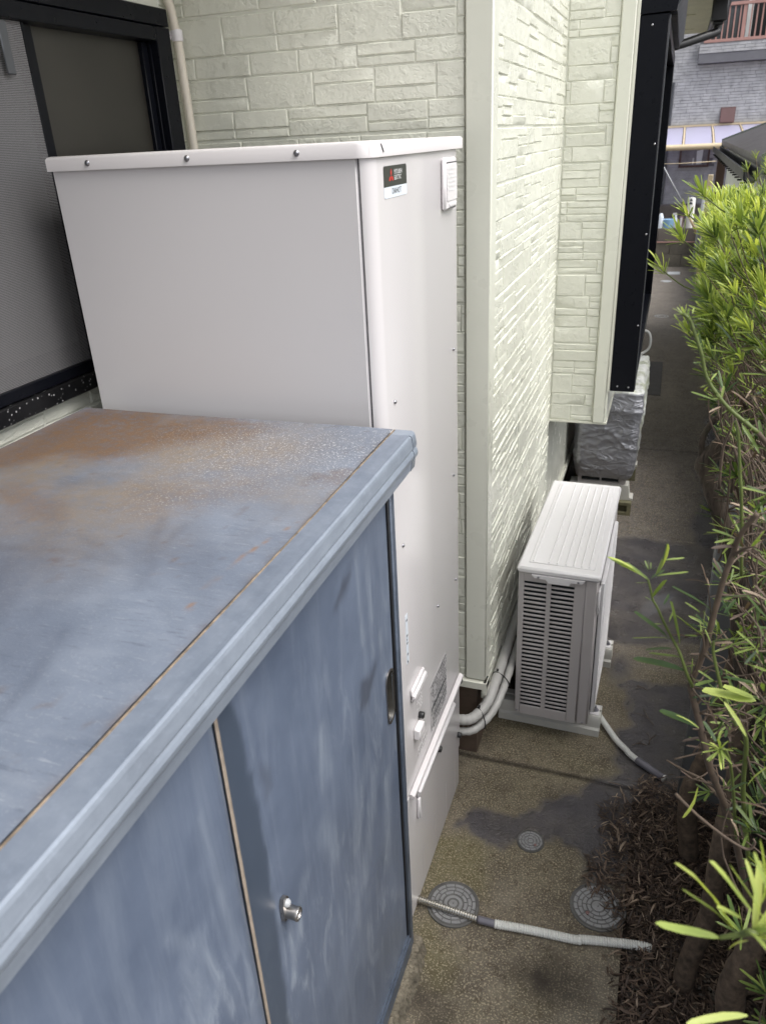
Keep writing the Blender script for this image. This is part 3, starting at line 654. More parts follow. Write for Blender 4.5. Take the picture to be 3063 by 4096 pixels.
t = MB(); t.prism(out, lambda a, b_, d: (a + 0.001, b_, d), 0.185, 0.498); obj('lower_front_panel', t, 'tank_paint', tank)
t = MB(); t.prism(out, lambda a, b_, d: (a - 0.003, b_ + 0.002, d), 0.006, 0.182); lc = obj('leg_cover', t, 'tank_paint', tank)
for y in (1.66, 1.79, 1.93, 2.05):
    t = MB(); t.box(TX - 0.006, TX - 0.0024, y, y + 0.0012, 0.01, 0.18); obj('seam', t, 'ac_paint', lc)
# cap with a rounded front corner
r2 = 0.036; CX, CN, CF = TX + 0.006, TN - 0.006, TF + 0.038
cout = [(TL - 0.004, CN)] + [(CX - r2 + r2 * math.sin(a), CN + r2 - r2 * math.cos(a)) for a in [i * math.pi / 24 for i in range(13)]] + [(CX, CF), (TL - 0.004, CF)]
t = MB(); n = len(cout); lv = [(0.0, 2.140), (0.0, 2.162), (0.0025, 2.1665), (0.008, 2.1685)]
cxm, cym = (TL + CX) / 2, (CN + CF) / 2
ring = lambda ins, z: [(x + (-ins if x > cxm else ins), y + (-ins if y > cym else ins), z) for x, y in cout]
vs_ = []; 
for ins, z in lv: vs_ += ring(ins, z)
fs_ = [(i * n + k, i * n + (k + 1) % n, (i + 1) * n + (k + 1) % n, (i + 1) * n + k) for i in range(len(lv) - 1) for k in range(n)] + [tuple(range((len(lv) - 1) * n, len(lv) * n)), tuple(range(n))[::-1]]
t.add(vs_, fs_); cap = obj('cap', t, 'tank_cap', tank)
t = MB(); t.box(CX - 0.0005, CX + 0.0012, CN + r2 + 0.004, CN + r2 + 0.008, 2.148, 2.163); t.v = [(x, y + (2.163 - z) * 0.9, z) for x, y, z in t.v]; obj('scratch', t, 'print_dark', cap)
def screw_y(parent, x, z, y, r=0.0052):
    t = MB(); t.lathe([(r * 1.15, 0.0), (r * 1.15, 0.0008), (r, 0.0012), (r * 0.8, 0.0035), (r * 0.3, 0.0042)], (x, 0, z), 'y', 14); t.v = [(a, y - b_, c) for a, b_, c in t.v]; t.f = [f[::-1] for f in t.f]; s_ = obj('screw', t, 'screw', parent, True)
    t = MB(); t.box(x - 0.0030, x + 0.0030, y - 0.0046, y - 0.0040, z - 0.0007, z + 0.0007); t.box(x - 0.0007, x + 0.0007, y - 0.0046, y - 0.0039, z - 0.0030, z + 0.0030); return s_
def screw_x(parent, y, z, x, r=0.0042, mat='screw'):
    t = MB(); t.lathe([(r * 1.15, 0.0), (r * 1.15, 0.0012), (r * 0.85, 0.004), (r * 0.3, 0.005)], (x, y, z), 'x', 14); return obj('screw', t, mat, parent, True)
for x in (-1.160, -0.921, -0.682): screw_y(cap, x, 2.1535, CN)
for y, z in ((2.064, 1.639), (1.549, 1.650), (2.055, 1.266), (1.565, 1.285), (2.07, 0.90), (1.86, 0.93)): screw_x(tank, y, z, TX)
# maker sticker
fx = lambda y0, z0: (lambda a, b_, d: (TX + d, y0 + a, z0 + b_))
def rrect(y0, y1, z0, z1, r, d0, d1, corners=(1, 1, 1, 1)):
    pts = []
    for (cy, cz, a0, on) in ((y0 + r, z0 + r, 180, corners[0]), (y1 - r, z0 + r, 270, corners[1]), (y1 - r, z1 - r, 0, corners[2]), (y0 + r, z1 - r, 90, corners[3])):
        if on: pts += [(cy + r * math.cos(R(a0 + k * 22.5)), cz + r * math.sin(R(a0 + k * 22.5))) for k in range(5)]
        else: pts.append((cy - r if a0 in (180, 90) else cy + r, cz - r if a0 in (180, 270) else cz + r))
    m_ = MB(); m_.prism(pts, lambda a, b_, d: (TX + d, a, b_), d0, d1); return m_
SY0, SY1, SZ0, SZ1, SZM = 1.539, 1.684, 2.064, 2.1225, 2.0845
st = obj('maker_sticker', rrect(SY0, SY1, SZ0, SZM - 0.0001, 0.005, 0.0002, 0.0008, (1, 1, 0, 0)), 'sticker_white', tank)
obj('sticker_top', rrect(SY0, SY1, SZM, SZ1, 0.005, 0.0002, 0.0008, (0, 0, 1, 1)), 'sticker_dark', st)
ym = (SY0 + SY1) / 2; zl = 2.1045
obj('lettering', text_mb('MITSUBISHI', 0.0122, fx(1.602, zl + 0.0055), 0.0012, 'LEFT', 0.84), 'print_white', st, False)
obj('lettering', text_mb('ELECTRIC', 0.0122, fx(1.602, zl - 0.0050), 0.0012, 'LEFT', 0.84), 'print_white', st, False)
obj('lettering', text_mb('DIAHOT', 0.0158, fx(1.615, SZ0 + 0.0112), 0.0012, 'CENTER', 1.0), 'print_dark', st, False)
t = MB(); s_ = 0.0105; cy_, cz_ = 1.583, zl - 0.002
def rh(ang):
    d1 = (math.sin(R(ang)), math.cos(R(ang))); sd = (math.cos(R(ang)), -math.sin(R(ang))); L, W_ = s_ * 1.48, s_ * 0.43
    return [(0, 0), (d1[0] * L / 2 + sd[0] * W_, d1[1] * L / 2 + sd[1] * W_), (d1[0] * L, d1[1] * L), (d1[0] * L / 2 - sd[0] * W_, d1[1] * L / 2 - sd[1] * W_)]
for a_ in (0, 120, 240): t.add([(TX + 0.0012, cy_ + p_[0] * 1.05, cz_ + p_[1] * 0.95) for p_ in rh(a_)], [(0, 3, 2, 1)])
obj('emblem', t, 'print_red', st, False)
# flap on the upper right
t = MB(); t.box(TX, TX + 0.012, 1.955, 2.066, 2.005, 2.123, 0.005); fl = obj('valve_flap', t, 'plastic_white', tank)
t = MB(); t.box(TX + 0.0122, TX + 0.0140, 1.967, 2.060, 2.026, 2.108, 0.0006); obj('flap_plate', t, 'plastic_white', fl)
t = MB(); t.box(TX + 0.0121, TX + 0.0126, 1.967, 2.060, 2.1105, 2.1128); t.box(TX + 0.0121, TX + 0.0126, 1.985, 2.055, 2.008, 2.0095); obj('flap_gap', t, 'tank_shadow', fl)
for i, wd in enumerate((0.9, 0.5, 0.95, 0.9, 0.92, 0.6)):
    t = MB(); rr = random.Random(i); y = 1.976
    while y < 1.976 + 0.075 * wd: ww = rr.uniform(0.003, 0.008); t.quad((TX + 0.0146, y, 2.096 - i * 0.0095), (TX + 0.0146, y + ww, 2.096 - i * 0.0095), (TX + 0.0146, y + ww, 2.100 - i * 0.0095), (TX + 0.0146, y, 2.100 - i * 0.0095)); y += ww + 0.002
    obj('print_line', t, 'print_white', fl, False)
t = MB(); t.box(TX + 0.0122, TX + 0.0150, 1.988, 2.052, 2.012, 2.020, 0.001); obj('flap_tab', t, 'plastic_white', fl)
# information stickers: rows of small print
def info(y0, y1, z0, z1, seed, base, ink, rows, dens=0.75):
    t = MB(); t.box(TX + 0.0002, TX + 0.0008, y0, y1, z0, z1); s = obj('info_sticker', t, base, tank); rr = random.Random(seed); t = MB(); h = (z1 - z0) / rows
    for i in range(rows):
        z = z1 - (i + 0.78) * h; y = y0 + 0.004 + (rr.random() < 0.3) * 0.02
        while y < y1 - 0.006:
            ww = min(rr.uniform(0.004, 0.017), y1 - 0.004 - y)
            if rr.random() < dens: t.quad((TX + 0.0012, y, z), (TX + 0.0012, y + ww, z), (TX + 0.0012, y + ww, z + h * 0.5), (TX + 0.0012, y, z + h * 0.5))
            y += ww + rr.uniform(0.002, 0.005)
    obj('fine_print', t, ink, s, False); return s
info(1.515 + 0.045, 1.578, 0.935, 1.085, 1, 'sticker_white', 'print_dark', 13)
s2 = info(1.762, 1.942, 0.535, 0.708, 2, 'sticker_grey', 'print_dark', 15, 0.8)
t = MB(); t.box(TX + 0.0010, TX + 0.0014, 1.77, 1.935, 0.612, 0.620); t.box(TX + 0.0010, TX + 0.0014, 1.80, 1.937, 0.575, 0.580); obj('black_band', t, 'print_dark', s2)
# control cover, knobs, catch and the lower access panel
t = MB(); t.box(TX, TX + 0.010, 1.575, 1.685, 0.80, 0.842, 0.004); t.box(TX, TX + 0.016, 1.575, 1.690, 0.806, 0.826, 0.004); cc = obj('control_cover', t, 'plastic_white', tank)
info(1.625, 1.685, 0.715, 0.775, 4, 'tank_paint', 'print_pale', 6)
info(1.625, 1.715, 0.565, 0.588, 6, 'tank_paint', 'print_pale', 2)
def knob(y, z): t = MB(); t.lathe([(0.009, 0), (0.010, 0.002), (0.010, 0.013), (0.0085, 0.015)], (TX, y, z), 'x', 16); obj('knob', t, 'black_plastic', tank)
knob(1.648, 0.700); knob(1.822, 0.420); knob(2.080, 0.256); knob(2.092, 0.486)
t = MB(); t.box(TX, TX + 0.020, 1.592, 1.640, 0.655, 0.690, 0.003); obj('catch', t, 'plastic_white', tank)
t = MB(); t.prism([(0, 0), (0.014, 0.0), (0.014, 0.008), (0.004, 0.014), (0, 0.014)], lambda a, b_, d: (TX + 0.0012 + a, d, 0.492 + b_), 1.535, 2.108); obj('drip_ledge', t, 'tank_cap', tank)
t = MB(); t.box(TX + 0.001, TX + 0.013, 1.590, 2.000, 0.438, 0.474, 0.005); t.box(TX + 0.001, TX + 0.017, 1.590, 2.000, 0.455, 0.468, 0.004); t.box(TX + 0.001, TX + 0.013, 1.590, 1.604, 0.355, 0.437, 0.004); obj('access_handle', t, 'plastic_white', tank)
info(1.62, 1.73, 0.423, 0.434, 8, 'tank_paint', 'print_pale', 1); info(1.88, 1.97, 0.423, 0.434, 9, 'tank_paint', 'print_pale', 1)

# ------------------------------------------------------------------ steel cabinet
CZ = 1.639; DX = -0.506; CY0, CY1 = -0.42, 1.412
cab = thing('storage_cabinet', 'weathered blue-grey steel storage cabinet with a rusty top and sliding doors', 'cabinet', (-0.88, 0.5, 0.06))
xs = np.arange(-1.245, -0.4865, 0.0065); ys = np.concatenate([np.arange(CY0, 0.2, 0.02), np.arange(0.2, CY1 - 0.004, 0.0065), [CY1 - 0.004]])
zt = lambda X, Y: (X, Y, CZ + (fbm(X, Y, 2.2, 61, 3) - 0.5) * 0.008)
mbt, X, Y = grid(xs, ys, zt)
ctop = obj('top_panel', mbt, 'cabinet_top', cab, True)
RA = [(-1.25, 1.02), (-1.25, 1.269), (-1.245, 1.42), (-1.192, 1.42), (-0.889, 1.40), (-0.766, 1.36), (-0.849, 1.279), (-0.918, 1.225), (-0.938, 1.169), (-1.007, 1.137), (-1.125, 1.077)]
RB = [(-1.12, 0.96), (-1.079, 1.010), (-0.987, 0.995), (-0.921, 0.928), (-0.908, 0.881), (-0.969, 0.845)]
RC = [(-0.747, 0.918), (-0.828, 0.947), (-0.834, 1.044), (-0.747, 1.064), (-0.645, 1.11), (-0.605, 1.131), (-0.642, 1.066), (-0.716, 0.974)]
RD = [(-0.545, 1.150), (-0.494, 1.196), (-0.480, 1.147), (-0.506, 1.109)]
DARK_REFL = [(-0.975, 0.835), (-0.898, 0.881), (-0.711, 0.813), (-0.719, 0.721), (-0.675, 0.618), (-0.66, 0.40), (-0.9, 0.3), (-1.2, 0.6)]  # dark reflection of the surroundings, put into the colour of the top
TAN = [(-1.25, 1.2), (-1.243, 0.95), (-1.0, 0.835), (-0.858, 0.863), (-0.74, 0.91), (-0.60, 1.08), (-0.62, 1.26), (-0.75, 1.41), (-1.1, 1.41)]
seam = np.exp(-np.clip(-0.487 - X, 0, 1) / 0.006) * np.clip(fbm(X * 0 + 1, Y, 30, 71, 3) * 2.6 - 0.75, 0, 1)
blot = np.clip(fbm(X, Y, 45, 81, 3) - 0.70, 0, 1) * 8 * (fbm(X, Y, 4, 83) > 0.46)
rust = np.clip(np.maximum.reduce([pmask(X, Y, RA, 0.07, 0.07, 9, 2), 0.55 * pmask(X, Y, RB, 0.05, 0.05, 12, 3), 0.30 * pmask(X, Y, RC, 0.06, 0.05, 12, 4), 0.6 * pmask(X, Y, RD, 0.025, 0.03, 30, 5), seam, 0.3 * blot]), 0, 1)
setattr_f(ctop, 'rust', rust)
def seg0(P_, x, y, w_):
    d = np.full(x.shape, 9.0)
    for (x0, y0), (x1, y1) in zip(P_[:-1], P_[1:]):
        dx, dy = x1 - x0, y1 - y0; tt = np.clip(((x - x0) * dx + (y - y0) * dy) / (dx * dx + dy * dy), 0, 1); d = np.minimum(d, np.hypot(x - x0 - tt * dx, y - y0 - tt * dy))
    return np.clip(1.2 - d / w_, 0, 1)
SMEAR = [[(-0.72, 0.93), (-0.69, 0.86), (-0.65, 0.80), (-0.63, 0.74)], [(-0.68, 0.97), (-0.67, 0.88), (-0.66, 0.80)], [(-0.85, 0.86), (-0.75, 0.82), (-0.60, 0.74), (-0.52, 0.66)], [(-0.55, 1.03), (-0.54, 0.98), (-0.55, 0.94)], [(-0.95, 0.78), (-0.80, 0.80), (-0.70, 0.79)], [(-0.66, 0.62), (-0.63, 0.54), (-0.62, 0.46)], [(-0.52, 0.92), (-0.50, 0.90), (-0.49, 0.86)]]
setattr_f(ctop, 'dark', np.clip(pmask(X, Y, DARK_REFL, 0.12, 0.08, 6, 6) * 0.75 + np.clip(fbm(X + 0.6 * Y, Y * 0.25, 9, 91, 3) - 0.60, 0, 1) * 2.0 + 0.5 * np.maximum.reduce([seg0(P_, X, Y, 0.012) for P_ in SMEAR]) * np.clip(fbm(X, Y, 14, 95) * 2 - 0.5, 0, 1), 0, 1))
setattr_f(ctop, 'tan', np.clip(0.95 * pmask(X, Y, TAN, 0.25, 0.12, 6, 7) * np.clip(fbm(X, Y, 6, 93) * 2.6 - 0.55, 0.15, 1), 0, 1))
setattr_f(ctop, 'speck', np.clip(np.exp(-((Y - 1.26) / 0.16) ** 2) * np.clip((X + 1.0) / 0.25, 0, 1) * 0.75 + 0.06 + 0.25 * pmask(X, Y, RC, 0.06, 0.05, 12, 4), 0, 1))
def seg(P_, x, y, w_):
    d = np.full(x.shape, 9.0)
    for (x0, y0), (x1, y1) in zip(P_[:-1], P_[1:]):
        dx, dy = x1 - x0, y1 - y0; tt = np.clip(((x - x0) * dx + (y - y0) * dy) / (dx * dx + dy * dy), 0, 1); d = np.minimum(d, np.hypot(x - x0 - tt * dx, y - y0 - tt * dy))
    return np.clip(1.4 - d / w_, 0, 1)
setattr_f(ctop, 'scratch', np.clip(seg([(-0.532, 0.704), (-0.541, 0.734), (-0.538, 0.849), (-0.506, 0.972)], X, Y, 0.0030) * np.clip(fbm(X, Y, 55, 7) * 4 - 1.7, 0, 1), 0, 1))
t = MB(); t.box(-1.247, -0.4865, CY0, CY1 - 0.002, CZ - 0.035, CZ - 0.008); obj('top_skirt', t, 'cabinet_dark', cab)
# moulded front edge
prof = [(-0.4855, 1.6385), (-0.4490, 1.6385), (-0.4445, 1.6365), (-0.4430, 1.632), (-0.4405, 1.613), (-0.4425, 1.6085), (-0.4405, 1.6045), (-0.4385, 1.599), (-0.4395, 1.592), (-0.4445, 1.584), (-0.4465, 1.565), (-0.449, 1.562), (-0.486, 1.562)]
t = MB(); t.prism(prof, lambda a, b_, d: (a, d, b_), CY0, CY1 - 0.033); lip = obj('front_edge', t, 'cabinet_lip', cab, False)
t = MB(); t.prism([(-0.4852, 1.6390), (-0.4480, 1.6390), (-0.4476, 1.6397), (-0.4852, 1.6398)], lambda a, b_, d: (a, d, b_), CY0, CY1 - 0.034); obj('top_strip', t, 'cabinet_strip', cab, False)
t = MB(); t.prism([(a - 0.485 if False else a, b_) for a, b_ in prof], lambda a, b_, d: (a + 0.001 if a > -0.47 else a, d, b_ + (0.0005 if b_ > 1.6 else 0)), CY1 - 0.032, CY1 - 0.010); t.prism([(-0.4855 + (a + 0.4855) * 0.93, b_) for a, b_ in prof], lambda a, b_, d: (a, d, b_), CY1 - 0.0095, CY1 - 0.002); obj('end_cap', t, 'cabinet_lip', cab)
t = MB(); t.box(-0.4878, -0.4852, CY0, CY1 - 0.008, CZ - 0.006, CZ + 0.0016); obj('seam', t, 'seam_rust', cab)
# carcass
t = MB(); t.box(-1.235, -0.545, CY0 + 0.01, CY1 - 0.02, 0.075, CZ - 0.036); obj('carcass', t, 'cabinet_dark', cab)
t = MB(); t.box(-0.545, -0.497, CY1 - 0.022, CY1 + 0.002, 0.06, 1.561, 0.003); t.box(-0.545, -0.514, CY1 - 0.034, CY1 - 0.0225, 0.10, 1.561, 0.001); obj('corner_post', t, 'cabinet_dark', cab)
t = MB(); t.box(-0.509, -0.5005, CY1 - 0.030, CY1 - 0.0265, 0.125, 1.56, 0.001); obj('edge_seal', t, 'black_plastic', cab)
t = MB(); t.box(-0.545, -0.494, CY0 + 0.01, CY1 - 0.0225, 0.062, 0.112, 0.003); t.box(-0.545, -0.500, CY0 + 0.01, CY1 - 0.0225, 0.113, 0.120, 0.001); obj('bottom_rail', t, 'cabinet_dark', cab)
t = MB(); t.box(-0.545, -0.489, CY0 + 0.01, CY1 - 0.0225, 1.515, 1.561, 0.001); obj('head_rail', t, 'cabinet_dark', cab)
# right door with a dished handle, left door in front of it
ys = np.arange(0.640, 1.377, 0.0075); zs = np.arange(0.122, 1.514, 0.009)
HC, HZ = 1.348, 1.005
ysd = np.concatenate([ys, [1.3795]])
mbd, Yd, Zd = grid(ysd, zs, lambda Y_, Z_: (DX + (fbm(Y_, Z_, 2.5, 101, 2) - 0.5) * 0.004, Y_, Z_), keep=lambda y, z: not (abs(y - HC) < 0.020 and abs(z - HZ) < 0.062))
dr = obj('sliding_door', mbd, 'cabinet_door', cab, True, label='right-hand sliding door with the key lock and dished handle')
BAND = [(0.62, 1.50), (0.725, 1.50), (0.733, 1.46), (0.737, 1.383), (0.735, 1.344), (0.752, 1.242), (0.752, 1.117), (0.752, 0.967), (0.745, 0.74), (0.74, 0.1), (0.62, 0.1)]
SC2 = [(1.178, 1.173), (1.285, 1.147), (1.211, 1.093), (1.166, 1.102)]
DK2 = [(1.205, 1.13), (1.235, 1.15), (1.245, 1.12), (1.215, 1.06), (1.198, 1.06)]
DK4 = [(1.086, 1.415), (1.142, 1.442), (1.176, 1.445), (1.149, 1.41), (1.097, 1.403)]
OV = [(0.773, 1.334), (0.795, 1.299), (0.799, 1.262), (0.775, 1.254), (0.765, 1.301)]
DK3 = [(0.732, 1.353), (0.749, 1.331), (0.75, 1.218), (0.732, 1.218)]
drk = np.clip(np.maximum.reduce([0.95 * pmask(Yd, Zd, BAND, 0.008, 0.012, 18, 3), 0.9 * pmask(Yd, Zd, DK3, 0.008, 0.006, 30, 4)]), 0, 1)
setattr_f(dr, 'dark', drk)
setattr_f(dr, 'grease', np.clip(np.maximum.reduce([0.8 * pmask(Yd, Zd, SC2, 0.020, 0.018, 30, 5), 0.8 * pmask(Yd, Zd, DK4, 0.016, 0.016, 30, 6), 0.5 * pmask(Yd, Zd, OV, 0.016, 0.014, 30, 8)]), 0, 1))
setattr_f(dr, 'smear', np.clip(np.maximum.reduce([seg0(P_, Yd, Zd, w2) for P_, w2 in (([(0.95, 1.0), (1.0, 0.88)], 0.035), ([(1.17, 0.96), (1.10, 0.80)], 0.03), ([(1.23, 0.88), (1.13, 0.66)], 0.035), ([(0.86, 0.97), (0.80, 0.86)], 0.025), ([(1.255, 1.44), (1.262, 1.18)], 0.014), ([(1.20, 1.47), (1.205, 1.25)], 0.010), ([(0.98, 1.20), (0.985, 1.10)], 0.03), ([(1.30, 0.80), (1.27, 0.55)], 0.03), ([(0.80, 0.95), (0.78, 0.80)], 0.012), ([(1.31, 1.20), (1.315, 1.09)], 0.02))]), 0, 1))
setattr_f(dr, 'scuff', np.clip(fbm(Yd, Zd, 4, 111, 3) * 2.6 - 1.0 + 0.5 * np.exp(-((Zd - 0.8) / 0.2) ** 2), 0, 1))
hd = MB(); lo = [(HC + 0.027 * math.cos(R(a)), HZ + (0.048 if 0 <= a <= 180 else -0.048) + 0.027 * math.sin(R(a))) for a in range(0, 360, 20)]
n = len(lo); rings = [(1.0, 0.0), (1.0, 0.0022), (0.92, 0.003), (0.80, 0.0015), (0.70, -0.014), (0.0, -0.015)]
vs_ = []
for sc, dp in rings:
    for a, b_ in lo: vs_.append((DX + 0.001 + dp, HC + (a - HC) * sc, HZ + (b_ - HZ) * (1 - (1 - sc) * 0.42)))
hd.add(vs_, [(i * n + k, i * n + (k + 1) % n, (i + 1) * n + (k + 1) % n, (i + 1) * n + k) for i in range(len(rings) - 1) for k in range(n)])
hb = MB(); hb.v = list(hd.v); hb.f = [f for f in hd.f if min(f) >= 3 * n]; hd.f = [f for f in hd.f if min(f) < 3 * n]
dh = obj('dished_handle', hd, 'steel', dr); obj('handle_bowl', hb, 'handle_bowl', dh)
lk = MB(); LY, LZ = 0.776, 1.000
lk.prism([(-0.009, -0.020), (0.004, -0.027), (0.012, -0.020), (0.012, 0.018), (0.006, 0.026), (-0.004, 0.028), (-0.009, 0.018)], lambda a, b_, d: (DX + d, LY + a, LZ + b_), 0.0, 0.007)
l_ = obj('lock_plate', lk, 'steel', dr)
t = MB(); t.lathe([(0.0125, 0.0), (0.0115, 0.012), (0.0125, 0.019), (0.0115, 0.021), (0.009, 0.0205), (0.008, 0.018)], (DX + 0.007, LY + 0.004, LZ - 0.010), 'x', 20); obj('lock_barrel', t, 'steel', l_)
t = MB(); t.lathe([(0.0075, 0.0), (0.0068, 0.004), (0.0045, 0.0065), (0.001, 0.0075)], (DX + 0.007, LY + 0.003, LZ + 0.012), 'x', 14); obj('lock_button', t, 'pole_grey', l_)
ys2_ = np.concatenate([np.arange(CY0 + 0.02, 0.1, 0.03), np.arange(0.1, 0.672, 0.0075)])
mbl, Yl, Zl = grid(ys2_, zs, lambda Y_, Z_: (DX + 0.013 + (fbm(Y_, Z_, 2.5, 141, 2) - 0.5) * 0.004 - 0.011 * np.clip((Y_ - 0.642) / 0.03, 0, 1) ** 2, Y_, Z_))
dl = obj('sliding_door', mbl, 'cabinet_door', cab, True, label='left-hand sliding door with rubbed pale streaks')
setattr_f(dl, 'dark', np.clip(0.35 * pmask(Yl, Zl, [(0.45, 0.1), (0.62, 0.1), (0.60, 0.9), (0.5, 0.8)], 0.08, 0.05, 9, 3), 0, 1)); setattr_f(dl, 'grease', Yl * 0)
setattr_f(dl, 'smear', np.clip(np.maximum.reduce([seg0(P_, Yl, Zl, w2) for P_, w2 in (([(0.50, 1.30), (0.56, 1.17), (0.585, 1.02)], 0.012), ([(0.525, 1.23), (0.53, 1.08)], 0.028), ([(0.40, 0.95), (0.47, 0.985), (0.53, 0.985), (0.59, 0.95)], 0.022), ([(0.40, 0.90), (0.48, 0.935), (0.55, 0.925), (0.60, 0.89)], 0.016), ([(0.55, 0.85), (0.58, 0.55)], 0.035), ([(0.50, 0.80), (0.53, 0.5)], 0.025), ([(0.60, 1.40), (0.62, 1.1)], 0.01))]), 0, 1))
setattr_f(dl, 'scuff', np.clip(fbm(Yl, Zl, 4, 151, 3) * 2.4 - 0.9 + 0.9 * np.exp(-((Yl - 0.55) / 0.05) ** 2 - ((Zl - 1.1) / 0.25) ** 2), 0, 1))
t = MB(); t.box(DX + 0.0025, DX + 0.006, 0.674, 0.681, 0.122, 1.514, 0.001); obj('door_edge', t, 'rubber_edge', dl)
t = MB(); t.box(DX + 0.001, DX + 0.0024, 0.6815, 0.6845, 0.122, 1.514); obj('door_gap', t, 'dark_void', dl)
kb = MB(); rr = random.Random(3)
ysn = np.arange(-0.4, 1.44, 0.006); prof_k = [(-0.56, 0.060), (-0.500, 0.060), (-0.493, 0.060), (-0.486, 0.058), (-0.480, 0.052), (-0.475, 0.042), (-0.471, 0.028), (-0.467, 0.014), (-0.462, -0.01)]
vs_ = []
for i, y in enumerate(ysn):
    for j, (x, z) in enumerate(prof_k): vs_.append((x + (rr.uniform(-.0045, .0045) if j > 1 else 0) + 0.01 * (fbm(np.array([1.0]), np.array([y]), 8, 5)[0] - 0.5) * (j > 1), y, z + (rr.uniform(-.004, .003) if 0 < j < 8 else 0)))
L = len(prof_k); kb.add(vs_, [(i * L + j, i * L + j + 1, (i + 1) * L + j + 1, (i + 1) * L + j) for i in range(len(ysn) - 1) for j in range(L - 1)]); e_ = (len(ysn) - 1) * L; kb.f.append(tuple(range(e_, e_ + L)))
M['kerb_concrete'] = simple('kerb_concrete', (0.155, 0.135, 0.10), 0.9, var=0.45, nscale=30, bump=0.9, bscale=110, dirt=0.85).m
top('concrete_kerb', kb, 'kerb_concrete', 'rough dark-stained concrete kerb under the steel cabinet', 'kerb', (-0.5, 0.5, 0), False)

# ------------------------------------------------------------------ outdoor unit by the side wall (local frame: u right, v away, h up)
ac = thing('outdoor_unit', 'new white heat pump outdoor unit with louvred side beside the stone wall', 'outdoor unit', (-0.3948, 2.4459, 0), R(-1.145))
W_, D_, ZB, ZT = 0.79, 0.281, 0.094, 0.767
def A(name, mb, mat, parent=None, smooth='auto'): return obj(name, mb, mat, parent or ac, smooth)
t = MB(); t.box(0.006, 0.268, 0.012, W_ - 0.005, ZB + 0.002, ZT - 0.030); A('inner_coil', t, 'fin')
NS = 31; G0, G1 = ZB + 0.038, ZT - 0.062; pitch = (G1 - G0) / NS
UL0, UL1, UR0, UR1 = 0.020, 0.101, 0.117, 0.199
t = MB(); t.box(0.0, UL0, 0.0, 0.010, ZB, ZT - 0.028, 0.002); t.box(UL1, UR0, 0.001, 0.010, G0, G1); t.box(UR1, 0.236, 0.0, 0.010, ZB, ZT - 0.028, 0.002); t.box(UL0, UR1, 0.0005, 0.010, ZB, G0); t.box(UL0, UR1, 0.0005, 0.010, G1, ZT - 0.028); t.box(-0.002, 0.010, 0.011, W_, ZB, ZT - 0.028)
sp = A('side_panel', t, 'ac_paint')
for c0, c1 in ((UL0, UL1), (UR0, UR1)):
    sm = MB(); sm.box(c0 - 0.001, c1 + 0.001, 0.0012, 0.0085, 0, pitch * 0.44, 0.0018)
    me = make_mesh('slat', sm, 'ac_paint', 'auto')
    for i in range(NS + 1):
        o = bpy.data.objects.new('slat', me); COL.objects.link(o); o.parent = sp; o.location = (0, 0, G0 + pitch * (i - 0.22))
t = MB(); t.box(0.2365, 0.281, -0.001, W_ + 0.001, ZB, ZT - 0.028, 0.006); fp = A('front_panel', t, 'ac_paint')
t = MB(); t.box(0.2815, 0.2835, 0.06, 0.56, 0.125, 0.70); A('fan_opening', t, 'fin', fp)
t = MB(); t.box(0.284, 0.300, 0.05, 0.062, 0.12, 0.705, 0.003); t.box(0.284, 0.300, 0.558, 0.57, 0.12, 0.705, 0.003); t.box(0.284, 0.300, 0.063, 0.557, 0.693, 0.705, 0.003); t.box(0.284, 0.300, 0.063, 0.557, 0.12, 0.132, 0.003); gd = A('fan_guard', t, 'ac_top', fp)
for i in range(22):
    t = MB(); t.box(0.292, 0.299, 0.063, 0.557, 0.155 + i * 0.0245, 0.160 + i * 0.0245); A('guard_bar', t, 'ac_top', gd)
for v in (0.16, 0.30, 0.44):
    t = MB(); t.box(0.286, 0.2915, v, v + 0.008, 0.133, 0.692); A('guard_rib', t, 'ac_top', gd)
t = MB(); t.box(0.2815, 0.288, 0.0, 0.045, 0.60, 0.70, 0.003); A('front_badge', t, 'ac_top', fp)
# cover with raised ribs and a handle lip
t = MB(); t.box(-0.006, 0.288, -0.010, W_ + 0.008, ZT - 0.030, ZT - 0.003, 0.008); cv = A('cover', t, 'ac_top')
t = MB(); t.box(0.030, 0.262, 0.030, W_ - 0.03, ZT - 0.0035, ZT, 0.003); A('cover_field', t, 'ac_top', cv)
for u in (0.045, 0.100, 0.130, 0.160, 0.188, 0.215, 0.242):
    t = MB(); t.prism([(-0.0035, 0), (0.0035, 0), (0.0018, 0.0035), (-0.0018, 0.0035)], lambda a, b_, d: (u + a, d, ZT - 0.0003 + b_), 0.036, W_ - 0.04); A('rib', t, 'ac_top', cv)
t = MB(); t.prism([(0.048, 0), (0.235, 0), (0.225, -0.012), (0.188, -0.013), (0.180, -0.026), (0.108, -0.026), (0.098, -0.013), (0.058, -0.012)], lambda a, b_, d: (a, d, ZT - 0.029 + b_), -0.0125, -0.002); A('handle_lip', t, 'ac_top', cv)
def ascrew(u, h, v=0.0, r=0.0042, par=None):
    t = MB(); t.lathe([(r, 0), (r, 0.0015), (r * 0.5, 0.003)], (u, 0, h), 'y', 12); t.v = [(a, v - b_, c) for a, b_, c in t.v]; A('screw', t, 'screw', par or sp)
ascrew(0.072, ZT - 0.036, -0.0126); ascrew(0.212, ZT - 0.036, -0.0126); ascrew(0.010, ZB + 0.012); ascrew(0.262, ZB + 0.012, -0.001)
t = MB(); t.box(-0.010, 0.0, 0.35, 0.75, ZB + 0.05, 0.72); A('rear_grille', t, 'fin')
